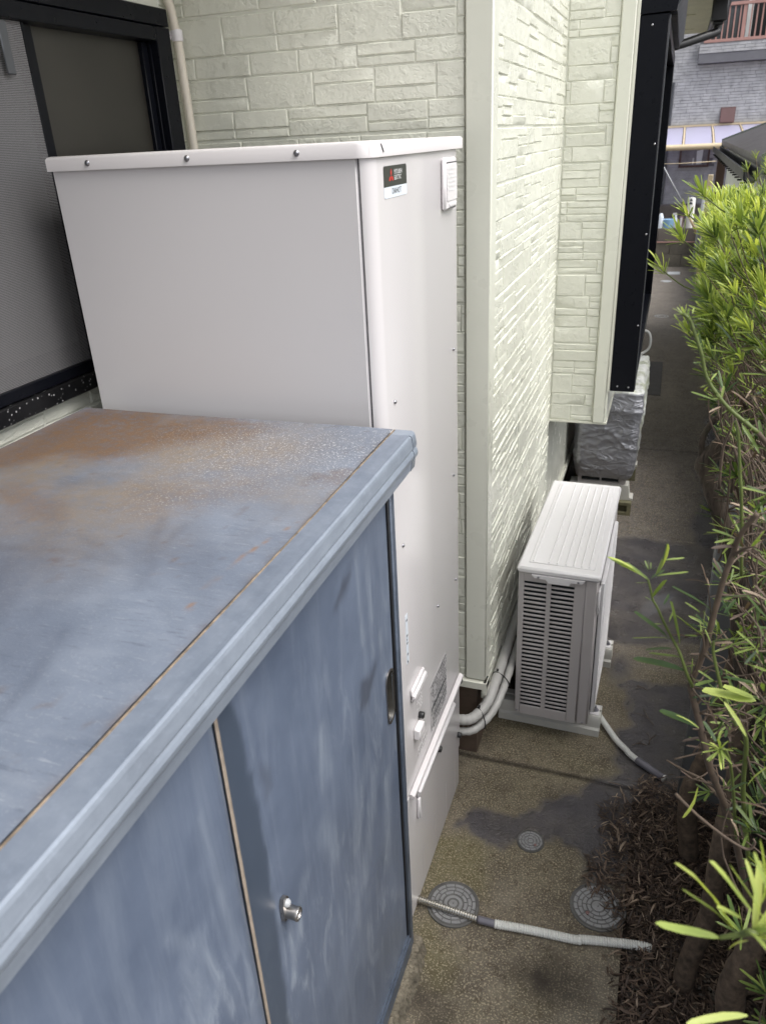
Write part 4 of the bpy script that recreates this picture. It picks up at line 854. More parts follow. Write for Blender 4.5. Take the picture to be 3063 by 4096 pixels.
# two foot beams with slotted tops, bolts and washers
for v0 in (0.055, 0.520):
    t = MB(); t.prism([(0, 0), (0.105, 0), (0.105, 0.030), (0.094, 0.038), (0.094, 0.078), (0.088, 0.088), (0.060, 0.088), (0.058, 0.080), (0.046, 0.080), (0.044, 0.088), (0.016, 0.088), (0.010, 0.078), (0.010, 0.038), (0, 0.030)], lambda a, b_, d: (d, v0 + a, b_ + 0.001), -0.075, 0.325); fb = A('foot_beam', t, 'foot_plastic')
    t = MB(); t.box(0.283, 0.318, v0 + 0.022, v0 + 0.080, 0.0895, 0.093, 0.001); A('bracket', t, 'ac_top', fb)
    t = MB(); t.lathe([(0.014, 0.0), (0.014, 0.002), (0.0085, 0.0021), (0.0085, 0.009), (0.005, 0.0092), (0.005, 0.020), (0.004, 0.021)], (0.301, v0 + 0.050, 0.0932), 'z', 12); A('bolt', t, 'screw', fb)

# ------------------------------------------------------------------ pipes and hoses
def insulated(name, label, pts, r, ties):
    pb = thing(name, label, 'pipe', pts[0], 0, 'insulated pipes between tank and outdoor unit'); s = spline(pts, 10); t = MB(); t.tube(s, [r + 0.0008 * math.sin(i * 1.7) for i in range(len(s))], 18); obj('sleeve', t, 'pipe_wrap', pb, True); return pb, s
pa, sa = insulated('insulated_pipe', 'thicker upper white wrapped pipe leaving the tank towards the outdoor unit', [(-0.62, 2.165, 0.250), (-0.545, 2.166, 0.250), (-0.50, 2.185, 0.255), (-0.464, 2.25, 0.280), (-0.452, 2.33, 0.310), (-0.448, 2.45, 0.325), (-0.448, 2.75, 0.33), (-0.445, 3.10, 0.34), (-0.41, 3.18, 0.34)], 0.0195, 0)
pc, sc_ = insulated('insulated_pipe', 'thinner lower white wrapped pipe hugging the stone wall base', [(-0.62, 2.160, 0.200), (-0.545, 2.162, 0.200), (-0.492, 2.180, 0.208), (-0.446, 2.245, 0.240), (-0.425, 2.33, 0.275), (-0.418, 2.45, 0.295), (-0.416, 2.75, 0.300), (-0.415, 3.0, 0.300)], 0.0150, 0)
for i in (24, 44):
    p_ = sa[i]; q_ = sc_[i] if i < len(sc_) else sc_[-1]
    d_ = (sa[i + 1] - sa[i - 1]).normalized(); c_ = (p_ + q_) / 2; e1 = (p_ - q_).normalized(); e2 = d_.cross(e1).normalized(); hl = (p_ - q_).length / 2 + 0.020
    t = MB(); t.tube([c_ + e1 * hl * math.cos(a) + e2 * 0.0225 * math.sin(a) for a in [k * math.pi / 12 for k in range(25)]], 0.0022, 6); t.box(p_.x - 0.004, p_.x + 0.004, p_.y - 0.004, p_.y + 0.004, p_.z + 0.024, p_.z + 0.032, 0.001); obj('cable_tie', t, 'black_plastic', pa)
def corr(pts, r, pitch, amp, n=12):
    s = spline(pts, 24); L = 0; out = [s[0]]; acc = 0
    for a, b_ in zip(s[:-1], s[1:]):
        d = (b_ - a).length; k = 0
        while d - k > 1e-6:
            need = pitch / 3 - acc
            if d - k < need: break
            k += need; acc = 0; out.append(a.lerp(b_, k / d))
        acc += d - k
    t = MB(); t.tube(out, [r + (0 if i % 3 == 0 else amp) for i in range(len(out))], n); return t
HT = [(-0.60, 1.579, 0.035), (-0.537, 1.579, 0.022), (-0.439, 1.576, 0.017), (-0.343, 1.571, 0.014), (-0.292, 1.571, 0.014), (-0.179, 1.582, 0.014), (-0.054, 1.59, 0.014), (-0.033, 1.597, 0.014), (0.076, 1.618, 0.014), (0.138, 1.628, 0.012), (0.158, 1.627, 0.008)]
h1 = thing('drain_hose', 'white and metal ribbed drain hose lying across the round drain cover to the litter', 'hose', (-0.3, 1.57, 0))
obj('metal_section', corr(HT[:4], 0.0078, 0.0078, 0.0036), 'hose_metal', h1, False)
t = MB(); t.tube(spline(HT[3:5], 6), [0.0115] * 6 + [0.0118], 14); obj('tape_joint', t, 'hose_tape', h1, True)
obj('white_section', corr(HT[4:], 0.0108, 0.0072, 0.0026), 'hose_white', h1, False)
HA = [(-0.12, 2.66, 0.045), (-0.087, 2.612, 0.030), (-0.048, 2.558, 0.018), (-0.002, 2.487, 0.014), (0.040, 2.438, 0.014), (0.049, 2.424, 0.014), (0.082, 2.394, 0.014), (0.178, 2.326, 0.014)]
h2 = thing('drain_hose', 'white ribbed drain hose with a grey plastic end beside the outdoor unit', 'hose', (0.0, 2.5, 0))
obj('white_section', corr(HA[:7], 0.0098, 0.0068, 0.0022), 'hose_white', h2, False)
t = MB(); t.tube([(0.080, 2.3955, 0.014), (0.084, 2.3925, 0.014), (0.176, 2.3275, 0.014)], [0.0125, 0.0138, 0.0138], 16); obj('end_pipe', t, 'hose_tape', h2, True)
t = MB(); t.tube([(0.1765, 2.327, 0.014), (0.179, 2.3252, 0.014)], [0.0142, 0.0142], 16); obj('end_ring', t, 'hose_white', h2, True)

# ------------------------------------------------------------------ drain covers
def lid(c, r, rings, label, rot=0.0, mat='lid_grey', rim=True):
    L_ = thing('drain_cover', label, 'drain cover', (c[0], c[1], 0.0), 0, 'round drain covers in the concrete path')
    t = MB(); t.lathe([(r, 0.0), (r, 0.0050), (r * 0.985, 0.0062), (r * 0.955, 0.0062), (r * 0.945, 0.0040), (r * 0.90, 0.0040), (r * 0.895, 0.0056), (r * 0.875, 0.0056), (r * 0.87, 0.0040), (0.001, 0.0040)], (c[0], c[1], 0.0), 'z', 56); obj('plate', t, 'lid_plate' if mat == 'lid_grey' else mat, L_)
    for k, (r0, r1, n, ph) in enumerate(rings):
        t = MB()
        for i in range(n):
            a0, a1 = (i + ph) * 2 * math.pi / n + rot, (i + ph + 0.88 if n > 1 else i + 1) * 2 * math.pi / n + rot; m_ = max(2, int((a1 - a0) / 0.16)) if n > 1 else 24
            vs = []
            for q in range(m_ + 1):
                a = a0 + (a1 - a0) * q / m_
                for rr_, z in ((r0 * r, 0.0038), (r0 * r + 0.0008, 0.0066), (r1 * r - 0.0008, 0.0066), (r1 * r, 0.0038)): vs.append((c[0] + rr_ * math.cos(a), c[1] + rr_ * math.sin(a), z))
            fs = [(q * 4 + j, (q + 1) * 4 + j, (q + 1) * 4 + j + 1, q * 4 + j + 1) for q in range(m_) for j in range(3)] + [(0, 1, 2, 3), (m_ * 4 + 3, m_ * 4 + 2, m_ * 4 + 1, m_ * 4)]
            t.add(vs, fs)
        obj('raised_ring', t, mat, L_, False)
    return L_
l1 = lid((-0.430, 1.608), 0.0815, [(0.735, 0.865, 14, 0.0), (0.575, 0.705, 12, 0.5), (0.42, 0.545, 9, 0.0), (0.23, 0.36, 1, 0), (0.02, 0.17, 1, 0)], 'grey round drain cover with brick-like rings, crossed by the ribbed hose', 0.4)
t = MB(); t.box(-0.376, -0.356, 1.566, 1.586, 0.004, 0.0062, 0.001); obj('lift_tab', t, 'lid_grey', l1)
l2 = lid((-0.002, 1.728), 0.0845, [(0.735, 0.865, 18, 0.0), (0.575, 0.705, 14, 0.5), (0.42, 0.545, 10, 0.0), (0.26, 0.39, 7, 0.5), (0.02, 0.22, 1, 0.0)], 'grey round drain cover half buried under brown leaf litter', 0.1)
t = MB(); t.lathe([(0.006, 0.0), (0.006, 0.006), (0.003, 0.007)], (-0.030, 1.695, 0.003), 'z', 12); obj('lift_knob', t, 'brown_paint', l2)
l3 = lid((-0.240, 1.916), 0.0455, [(0.70, 0.865, 12, 0.0), (0.48, 0.65, 9, 0.5), (0.24, 0.43, 6, 0.0), (0.02, 0.19, 1, 0.0)], 'smallest grey round drain cover, at the edge of the wet patch', 0.2)
t = MB(); t.lathe([(0.005, 0.0), (0.005, 0.004), (0.002, 0.006)], (-0.222, 1.902, 0.004), 'z', 10); obj('lift_knob', t, 'brown_paint', l3)
for c, r, lb in (((-0.009, 10.416), 0.085, 'pale round drain cover halfway along the passage'), ((0.003, 12.98), 0.085, 'pale round drain cover near the far block wall')):
    lid(c, r, [(0.5, 0.6, 10, 0.0)], lb, 0, 'lid_far')
t = MB(); t.box(0.01, 0.20, 13.60, 13.84, 0.0, 0.012, 0.003); lr = top('drain_cover', t, 'lid_far', 'pale rectangular drain cover at the far end of the passage', 'drain cover', (0.1, 13.7, 0))
t = MB(); t.box(-0.19, 0.055, 7.06, 8.2, 0.0042, 0.010, 0.002); M['dark_hatch'] = simple('dark_hatch', (0.028, 0.024, 0.022), 0.6).m; top('hatch_cover', t, 'dark_hatch', 'dark rectangular plate set flush in the passage beyond the tarp', 'hatch', (-0.06, 7.6, 0))  # plain dark rectangle laid on the path

# ------------------------------------------------------------------ old air conditioner under a silver cover
old = thing('air_conditioner', 'old grey air conditioner on concrete blocks, mostly hidden by a silver cover', 'air conditioner', (-0.25, 5.0, 0))
t = MB(); t.box(-0.388, -0.118, 4.595, 5.395, 0.19, 0.70, 0.006); obj('body', t, 'fin', old)
ob = MB()
ob.box(-0.395, -0.372, 4.580, 4.594, 0.186, 0.72); ob.box(-0.262, -0.252, 4.580, 4.594, 0.186, 0.72); ob.box(-0.152, -0.112, 4.580, 4.594, 0.186, 0.72, 0.004); ob.box(-0.371, -0.153, 4.5805, 4.594, 0.186, 0.202)
pn = obj('end_panel', ob, 'ac_paint', old)
for i in range(8):
    t = MB(); t.box(-0.371, -0.153, 4.582, 4.592, 0.228 + i * 0.032, 0.237 + i * 0.032); obj('slat', t, 'ac_paint', pn)
t = MB(); t.box(-0.116, -0.108, 4.596, 5.398, 0.186, 0.72, 0.003); obj('front_panel', t, 'ac_paint', old)
for y0 in (4.575, 5.13):
    t = MB(); t.prism([(-0.44, 0.092), (-0.058, 0.092), (-0.058, 0.104), (-0.078, 0.108), (-0.090, 0.186), (-0.44, 0.186)], lambda a, b_, d: (a, d, b_), y0, y0 + 0.085); obj('plastic_stand', t, 'foot_plastic', old)
for y0, lb in ((4.537, 'mossy hollow concrete block nearest the new outdoor unit'), (5.095, 'darker hollow concrete block under the far end of the old unit')):
    t = MB(); Z1 = 0.0915; xa, xb = -0.46, -0.062
    outer = [(xa, 0.001), (xb, 0.001), (xb, Z1), (xa, Z1)]
    t.box(xa, xb, y0, y0 + 0.035, 0.001, 0.024, 0.002); t.box(xa, xb, y0, y0 + 0.035, 0.070, Z1, 0.002)
    xx = xa
    for x0, x1 in ((xa, xa + 0.03), (xa + 0.155, xa + 0.185), (xb - 0.135, xb - 0.105), (xb - 0.024, xb)): t.box(x0, x1, y0 + 0.0005, y0 + 0.035, 0.0235, 0.0705)
    t.box(xa + 0.001, xb - 0.001, y0 + 0.034, y0 + 0.15, 0.002, Z1 - 0.001, 0.003)
    top('concrete_block', t, 'cinder', lb, 'concrete block', (-0.26, y0 + 0.07, 0), group='hollow concrete blocks under the old unit')
# crumpled cover
cv_ = MB(); X0, X1c, Y0, Y1c, Z0c, Z1c = -0.412, -0.085, 4.555, 5.43, 0.235, 0.792
N1, N2 = 76, 60
def se(a, e): c, s = math.cos(a), math.sin(a); return math.copysign(abs(c) ** e, c), math.copysign(abs(s) ** e, s)
loop = []
# outline walked round the cover, finer on the end that faces the camera
for i in range(N1): f = i / N1; loop.append((X0 + (X1c - X0) * f, Y0))
for i in range(N1): f = i / N1; loop.append((X1c, Y0 + (Y1c - Y0) * f))
for i in range(24): f = i / 24; loop.append((X1c + (X0 - X1c) * f, Y1c))
for i in range(24): f = i / 24; loop.append((X0, Y1c + (Y0 - Y1c) * f))
lx = np.array([p[0] for p in loop]); ly = np.array([p[1] for p in loop]); nl = len(loop); cxx, cyy = (X0 + X1c) / 2, (Y0 + Y1c) / 2
# round the corners
def rnd_corner(x, y, r=0.035):
    dx, dy = np.abs(x - cxx) - ((X1c - X0) / 2 - r), np.abs(y - cyy) - ((Y1c - Y0) / 2 - r)
    m_ = (dx > 0) & (dy > 0); h = np.hypot(dx, dy); k = np.where(m_ & (h > r), r / np.maximum(h, 1e-6), 1.0)
    return np.where(m_, cxx + np.sign(x - cxx) * ((X1c - X0) / 2 - r + dx * k), x), np.where(m_, cyy + np.sign(y - cyy) * ((Y1c - Y0) / 2 - r + dy * k), y)
lx, ly = rnd_corner(lx, ly)
s_len = np.concatenate([[0], np.cumsum(np.hypot(np.diff(lx), np.diff(ly)))])
def ridged(u, v, s, seed): return 1 - np.abs(2 * fbm(u, v, s, seed, 3) - 1) * 2
rows = []; ages = []
def bulge(u, z):
    r3 = lambda a, b, s, k: np.clip(1 - np.abs(2 * fbm(a, b, s, k, 2, 0.35) - 1) * 2.2, 0, 1) ** 3
    return 0.024 * (fbm(u, z, 4, 21, 2) - 0.5) + 0.006 * r3(u * 0.7 + 0.5 * z, z * 1.6 - u * 0.3, 7, 25) + 0.005 * r3(u * 0.6 - 0.3 * z, z * 2.2 + u * 0.5, 13, 28)
for j in range(N2 + 1):
    f = j / N2; z = Z0c + (Z1c - Z0c - 0.02) * f
    nx_, ny_ = lx - cxx, ly - cyy; ax = np.abs(nx_) / ((X1c - X0) / 2); ay = np.abs(ny_) / ((Y1c - Y0) / 2); ux = np.where(ax >= ay - 0.02, np.sign(nx_), 0.0); uy = np.where(ay >= ax - 0.02, np.sign(ny_), 0.0)
    b_ = bulge(s_len, np.full(nl, z)); taper = 0.012 * (1 - f) - 0.018 * np.clip((0.25 - f) / 0.25, 0, 1) ** 2
    belly = 0.02 * math.sin(f * math.pi)
    zz = z + 0.012 * (fbm(s_len, np.full(nl, f), 7, 35) - 0.5) * (1 - f) * 2
    fx_front = np.clip((lx - (X1c - 0.05)) / 0.05, 0, 1)
    rows.append(np.stack([lx + ux * (b_ + belly * 0.6 + taper) + fx_front * 0.028 * f, ly + uy * (b_ + belly + taper), zz], -1))
    ages.append(np.clip(fx_front * 1.3 * np.clip((ly - Y0 - 0.03) / 0.06, 0, 1) + 0.0 * f, 0, 1) * np.clip(0.25 + f * 1.1 + (fbm(s_len, np.full(nl, z), 9, 39) - 0.5), 0, 1))
for k, (sc, dz) in enumerate(((0.985, 0.010), (0.94, 0.018), (0.84, 0.022), (0.6, 0.024), (0.3, 0.025), (0.05, 0.025))):
    nx_, ny_ = cxx + (rows[N2][:, 0] - cxx) * sc, cyy + (rows[N2][:, 1] - cyy) * sc
    rows.append(np.stack([nx_, ny_, rows[N2][:, 2] + dz + 0.012 * (ridged(nx_, ny_, 9, 55) - 0.5)], -1)); ages.append(np.clip(0.8 + 0 * nx_, 0, 1))
for rws in rows: cv_.v += [tuple(map(float, p)) for p in rws]
for j in range(len(rows) - 1):
    for i in range(nl): a, b_ = j * nl + i, j * nl + (i + 1) % nl; cv_.f.append((a, b_, b_ + nl, a + nl))
tp = top('tarp_cover', cv_, 'tarp_silver', 'crumpled silver grey cover draped over the old air conditioner', 'cover', (-0.25, 5.0, 0.235), True)
setattr_f(tp, 'age', np.concatenate(ages))
t = MB(); t.tube(spline([(-0.19, 5.60, 0.86), (-0.12, 5.64, 0.892), (-0.080, 5.66, 0.885), (-0.060, 5.66, 0.84), (-0.066, 5.66, 0.77), (-0.115, 5.64, 0.735), (-0.18, 5.6, 0.73)], 8), 0.009, 12); top('wall_pipe', t, 'pole_white', 'white curved pipe loop sticking out past the black window', 'pipe', (-0.1, 5.6, 0.8), True)

# ------------------------------------------------------------------ boundary at the right
bw = thing('boundary_wall', 'low grey concrete boundary wall running behind the hedge', 'wall', (0.52, 8, 0))
t = MB(); t.box(0.475, 0.575, 2.32, 14.39, -0.05, 0.62, 0.004); obj('wall', t, 'wall_concrete', bw)
for i, y in enumerate(np.arange(2.34, 14.2, 0.80)):
    t = MB(); t.box(0.466, 0.584, float(y) + 0.004, float(y) + 0.796, 0.622, 0.70, 0.004); obj('coping', t, 'wall_concrete', bw)
gp = thing('fence_panel', 'smooth grey upright board panel behind the hedge trunks', 'fence', (0.4, 2.26, 0))
for i in range(3):
    x0 = 0.222 + i * 0.185; t = MB(); t.box(x0, x0 + 0.182, 2.235, 2.262, 0.0, 1.16, 0.004); obj('board', t, 'grey_board', gp)
t = MB(); t.box(0.222, 0.80, 2.263, 2.29, 0.95, 1.0, 0.003); obj('rail', t, 'grey_board', gp)
gp2 = thing('fence_panel', 'dark grey board fence running beside the planting bed', 'fence', (0.62, 1.3, 0))
for i in range(9):
    y0 = 0.42 + i * 0.2; t = MB(); t.box(0.575, 0.600, y0, y0 + 0.196, -0.05, 1.25, 0.004); obj('board', t, 'grey_board', gp2)

# ------------------------------------------------------------------ far end of the passage
ew = thing('block_wall', 'low stained concrete block wall closing the end of the passage', 'wall', (-0.2, 14.5, 0))
for r_ in range(3):
    z0, z1 = (0.0, 0.206, 0.402)[r_] - (0.02 if r_ == 0 else 0), (0.203, 0.399, 0.616)[r_]
    x = -1.4 - 0.2 * (r_ % 2); 
    while x < 0.46:
        t = MB(); t.box(x + 0.002, min(x + 0.397, 0.47), 14.40, 14.55, z0, z1, 0.004); obj('block', t, 'block_concrete' if r_ < 2 else 'terrace', ew); x += 0.40
t = MB(); t.tube([(-1.4, 14.385, 0.402), (0.45, 14.385, 0.402)], 0.008, 8); obj('cord', t, 'pink_paint', ew)
t = MB(); t.box(-6, 8, 14.56, 17.0, -0.05, 0.60); o = top('terrace', t, 'terrace', None, None, (0, 15.8, 0.3), False); o['kind'] = 'structure'
gh = thing('grey_house', 'two storey grey brick house with a pink balcony rail at the far end', 'house', (0.5, 17.2, 0))
t = MB(); t.box(-4, 0.145, 17.012, 20, 0.45, 6.0); t.box(0.145, 6, 17.012, 20, 0.45, 3.11); t.box(0.145, 6, 17.05, 20, 3.11, 6.0); wl_ = obj('wall', t, 'brick_joint', gh)
brk = []; rr = random.Random(77)
def bricks(x0, x1, z0, z1, y, skip=()):
    z = z0; r_ = 0
    while z < z1 - 0.01:
        h = rr.choice((0.045, 0.05, 0.058)); x = x0 - rr.uniform(0, 0.2)
        while x < x1:
            wd = rr.choice((0.16, 0.22, 0.30)); a, b_ = max(x + 0.003, x0), min(x + wd - 0.003, x1)
            if b_ - a > 0.02 and not any(q[0] < (a + b_) / 2 < q[1] and q[2] < z + h / 2 < q[3] for q in skip): brk.append((a, b_, z + 0.003, min(z + h - 0.003, z1), y, rr.uniform(0.003, 0.011)))
            x += wd
        z += h
WIN = (0.0, 0.53, 1.42, 1.86)
bricks(-0.55, 1.75, 0.50, 3.10, 17.012, [WIN]); bricks(-0.55, 0.143, 3.10, 4.6, 17.012); bricks(0.145, 1.75, 3.26, 3.41, 16.80)
def bsz(q):
    a = px((q[0], q[4], q[2])); vis = 2560 < a[0] < 3070 and 100 < a[1] < 900; return ((q[1] - q[0]) * (q[3] - q[2])) * (1 if vis else 0.001)
brk.sort(key=bsz, reverse=True); rest = MB()
for i, (a, b_, z0, z1, y, d) in enumerate(brk):
    t = MB(); t.v = [(a, y - d, z0), (b_, y - d, z0), (b_, y - d, z1), (a, y - d, z1), (a - .002, y + .001, z0 - .002), (b_ + .002, y + .001, z0 - .002), (b_ + .002, y + .001, z1 + .002), (a - .002, y + .001, z1 + .002)]; t.f = [(0, 1, 2, 3), (4, 5, 1, 0), (5, 6, 2, 1), (6, 7, 3, 2), (7, 4, 0, 3)]
    if i < 280: obj('brick', t, 'brick_grey', wl_, False)
    else: rest.add(t.v, t.f)
obj('brick', rest, 'brick_grey', wl_, False, kind='stuff')
t = MB(); t.box(0.145, 6, 16.802, 17.01, 3.112, 3.255); t.box(0.147, 6, 16.812, 17.04, 3.256, 3.412); obj('balcony_base', t, 'brick_joint', gh)
bal = MB(); bal.box(0.20, 4, 16.78, 16.83, 3.415, 3.462, 0.004); bal.box(0.48, 4, 16.77, 16.84, 3.945, 3.995, 0.004); bal.box(0.20, 0.25, 16.79, 16.83, 3.463, 3.60, 0.003)
bb = obj('balcony_rail', bal, 'pink_paint', gh)
for i in range(26):
    x = 0.29 + i * 0.088; t = MB(); t.box(x, x + 0.022, 16.795, 16.815, 3.463, 3.945); obj('baluster', t, 'pink_paint', bb)
for x in (0.78, 1.62): 
    t = MB(); t.box(x, x + 0.04, 16.785, 16.825, 3.463, 3.945); obj('post', t, 'pink_paint', bb)
t = MB(); t.box(0.28, 0.86, 17.043, 17.049, 3.46, 4.9); obj('balcony_window', t, 'clear_glass', gh)
t = MB(); t.box(0.86, 0.95, 17.03, 17.049, 3.46, 4.9); t.box(0.26, 0.2795, 17.03, 17.049, 3.46, 4.9); obj('window_frame', t, 'white_wall', gh)
t = MB(); t.box(0.951, 1.8, 17.043, 17.049, 3.46, 4.9); obj('balcony_door', t, 'dark_void', gh)
t = MB(); t.prism([(0, 0.02), (-0.10, 0.0), (-0.10, 0.02), (-0.03, 0.235), (0, 0.235)], lambda a, b_, d: (d, 17.0 + a, 2.152 + b_), 0.632, 0.862); t.box(0.622, 0.872, 16.985, 17.003, 2.14, 2.40, 0.002); obj('vent_hood', t, 'brown_paint', gh)
wf = MB(); x0, x1, z0, z1 = WIN; wf.box(x0, x0 + 0.035, 16.96, 17.02, z0, z1 + 0.1); wf.box(x1 - 0.035, x1, 16.96, 17.02, z0, z1 + 0.1); wf.box(x0 + 0.036, x1 - 0.036, 16.955, 17.02, z0, z0 + 0.035)
wfo = obj('window', wf, 'window_brown', gh); t = MB(); t.box(x0 + 0.036, x1 - 0.036, 16.99, 16.996, z0 + 0.036, z1 + 0.1); obj('pane', t, 'far_pane', wfo)
t = MB(); t.box(0.24, 0.262, 16.975, 16.989, z0 + 0.05, z0 + 0.16); t.prism([(0.31, 0.05), (0.40, 0.05), (0.41, 0.30), (0.30, 0.28)], lambda a, b_, d: (a, d, z0 + b_), 16.982, 16.9885); obj('window_item', t, 'white_wall', wfo)
t = MB(); t.tube([(-0.235, 16.98, 0.55), (-0.23, 16.98, 2.85)], 0.022, 8); obj('drain_pipe', t, 'grey_alu', gh)
t = MB(); t.box(-0.6, 3.0, 16.6, 17.0, 0.60, 0.78); obj('house_base', t, 'terrace', gh)
cp_ = thing('canopy', 'lilac polycarbonate canopy with ribs and a beige front beam on the grey house', 'canopy', (0.5, 16, 2))
pr = [(x, 2.095, 16.97) for x in (0,)]
for i in range(7):
    x0 = -0.90 + i * 0.47; t = MB(); vs_ = []
    for k in range(7):
        f = k / 6; y = 16.97 - f * 1.93; z = 2.10 - 0.275 * f + 0.03 * math.sin(f * math.pi)
        vs_ += [(x0 + 0.025, y, z), (x0 + 0.445, y, z), (x0 + 0.445, y, z + 0.004), (x0 + 0.025, y, z + 0.004)]
    t.add(vs_, [(k * 4 + a, k * 4 + (a + 1) % 4, (k + 1) * 4 + (a + 1) % 4, (k + 1) * 4 + a) for k in range(6) for a in range(4)]); obj('canopy_panel', t, 'polycarbonate', cp_)
    t = MB(); t.tube([(x0, 16.97 - k / 6 * 1.93, 2.104 - 0.275 * k / 6 + 0.03 * math.sin(k / 6 * math.pi)) for k in range(7)], 0.017, 6); obj('rib', t, 'beige_rail', cp_)
t = MB(); t.tube([(-0.95, 15.02, 1.815), (2.4, 15.02, 1.815)], 0.045, 12); obj('front_beam', t, 'beige_rail', cp_)
t = MB(); t.box(-0.95, 2.4, 16.94, 16.995, 2.105, 2.14, 0.003); obj('wall_beam', t, 'beige_rail', cp_)
t = MB(); t.tube([(2.3, 15.02, 0.6), (2.3, 15.02, 1.77)], 0.04, 10); obj('post', t, 'beige_rail', cp_)
# shed on the right
sh = thing('shed', 'white walled neighbouring shed with dark gutter and roof above the hedge', 'shed', (0.9, 7.5, 0))
t = MB(); t.box(0.50, 2.6, 5.25, 9.9, -0.05, 1.90); t.prism([(0.50, 1.901), (2.6, 1.901), (2.6, 2.62)], lambda a, b_, d: (a, d, b_), 5.26, 9.89); obj('wall', t, 'white_wall', sh)
rf = MB(); rf.prism([(0.425, 1.935), (2.7, 2.72), (2.7, 2.77), (0.425, 1.985)], lambda a, b_, d: (a, d, b_), 5.05, 10.05); ro = obj('roof', rf, 'roof_dark', sh)
for y in (5.045, 10.051):
    t = MB(); t.prism([(0.42, 1.90), (2.7, 2.685), (2.7, 2.79), (0.42, 2.0)], lambda a, b_, d: (a, d, b_), y - 0.012, y + 0.0); obj('verge', t, 'roof_edge', ro)
for f in (0.25, 0.5, 0.75):
    t = MB(); xx = 0.425 + 2.275 * f; zz = 1.986 + 0.785 * f; t.prism([(xx - 0.01, zz - 0.0035), (xx + 0.01, zz + 0.0035), (xx + 0.01, zz + 0.0235), (xx - 0.01, zz + 0.0165)], lambda a, b_, d: (a, d, b_), 5.06, 10.03); obj('roof_rib', t, 'roof_edge', ro)
t = MB(); t.prism([(0.415, 1.93), (0.415, 1.87), (0.385, 1.855), (0.345, 1.87), (0.338, 1.93), (0.345, 1.93), (0.352, 1.876), (0.385, 1.864), (0.407, 1.876), (0.407, 1.93)], lambda a, b_, d: (a, d, b_), 5.03, 10.06); gg = obj('gutter', t, 'black_alu_dull', sh)
for i in range(18):
    y = 5.2 + i * 0.28; t = MB(); t.box(0.342, 0.416, y, y + 0.03, 1.845, 1.854); obj('gutter_bracket', t, 'black_alu_dull', gg)
t = MB(); t.box(0.395, 0.485, 9.93, 10.02, 0.5, 1.85, 0.004); obj('corner_downpipe', t, 'window_brown', sh)
t = MB(); t.box(0.34, 0.395, 10.5, 10.55, 0.5, 1.62, 0.003); t.box(0.34, 0.40, 10.3, 10.56, 0.4, 0.5); top('meter_board', t, 'beige_rail', 'pale narrow board beside the shed downpipe', 'board', (0.36, 10.5, 0.4))
# poles, cord and the things on the far wall
cpz = thing('laundry_pole', 'leaning pole with a grey tip and tan lower half near the far wall', 'pole', (0.3, 14.2, 0))
t = MB(); t.tube([(-0.285, 14.3, 1.66), (0.125, 14.3, 1.025)], 0.010, 10); obj('upper_tube', t, 'pole_grey', cpz, True)
t = MB(); t.tube([(0.123, 14.3, 1.03), (0.137, 14.3, 1.008)], 0.020, 10); obj('joint', t, 'black_plastic', cpz, True)
t = MB(); t.tube([(0.133, 14.3, 1.012), (0.42, 14.3, 0.50)], 0.020, 10); obj('lower_tube', t, 'pole_tan', cpz, True)
t = MB(); t.tube([(0.405, 14.25, 0.0), (0.43, 14.22, 0.72), (0.455, 14.2, 1.16)], 0.042, 14); top('support_post', t, 'pole_grey', 'thick grey post leaning in front of the far block wall', 'post', (0.4, 14.25, 0), True)
t = MB(); t.tube([(0.43, 13.2, 0.0), (0.455, 13.2, 0.95)], 0.028, 12); top('support_post', t, 'pole_grey', 'thinner grey post at the foot of the boundary wall', 'post', (0.44, 13.2, 0), True)
t = MB(); t.tube([(-0.6, 13.0, 1.66), (0.0, 13.0, 1.652), (0.5, 13.0, 1.665)], 0.005, 6); top('washing_line', t, 'beige_rail', 'thin pale cord stretched across the far passage', 'cord', (0, 13, 1.66), True)
t = MB(); t.lathe([(0.078, 0.0), (0.085, 0.09), (0.088, 0.12), (0.088, 0.135), (0.08, 0.137)], (-0.055, 14.49, 0.617), 'z', 20); top('tub', t, 'blue_plastic', 'small light blue plastic tub on the far block wall', 'tub', (-0.055, 14.49, 0.617))
sb = thing('spray_bottle', 'white spray bottle beside the blue tub on the far wall', 'bottle', (0.045, 14.48, 0.617))
t = MB(); t.lathe([(0.036, 0.0), (0.038, 0.02), (0.038, 0.10), (0.026, 0.145), (0.014, 0.17), (0.014, 0.20)], (0.045, 14.48, 0.617), 'z', 16); obj('bottle', t, 'sticker_white', sb, True)
t = MB(); t.box(0.0, 0.06, 14.465, 14.495, 0.815, 0.845, 0.004); t.box(0.005, 0.015, 14.47, 14.49, 0.775, 0.8149); obj('trigger', t, 'plastic_white', sb)
t = MB(); t.lathe([(0.032, 0.0), (0.032, 0.17), (0.028, 0.18), (0.015, 0.185)], (0.135, 14.46, 0.617), 'z', 14); c3 = top('canister', t, 'brown_paint', 'short dark canister with a white strip on the far wall', 'canister', (0.135, 14.46, 0.617))
t = MB(); t.box(0.120, 0.150, 14.425, 14.4285, 0.64, 0.78); obj('label_strip', t, 'plastic_white', c3)
t = MB(); t.lathe([(0.060, 0.0), (0.060, 0.44), (0.055, 0.46), (0.02, 0.465)], (0.265, 14.48, 0.617), 'z', 20); cn = top('tube_container', t, 'pole_white', 'tall white cylinder with a dark mark on the far wall', 'container', (0.265, 14.48, 0.617))
for z, w2 in ((0.98, 0.03), (1.03, 0.022)):
    t = MB(); t.prism([(-w2, 0), (w2, 0), (w2 * 0.6, 0.028), (-w2 * 0.5, 0.036)], lambda a, b_, d: (0.255 + a, d, z + b_), 14.418, 14.4195); obj('dark_mark', t, 'print_dark', cn)
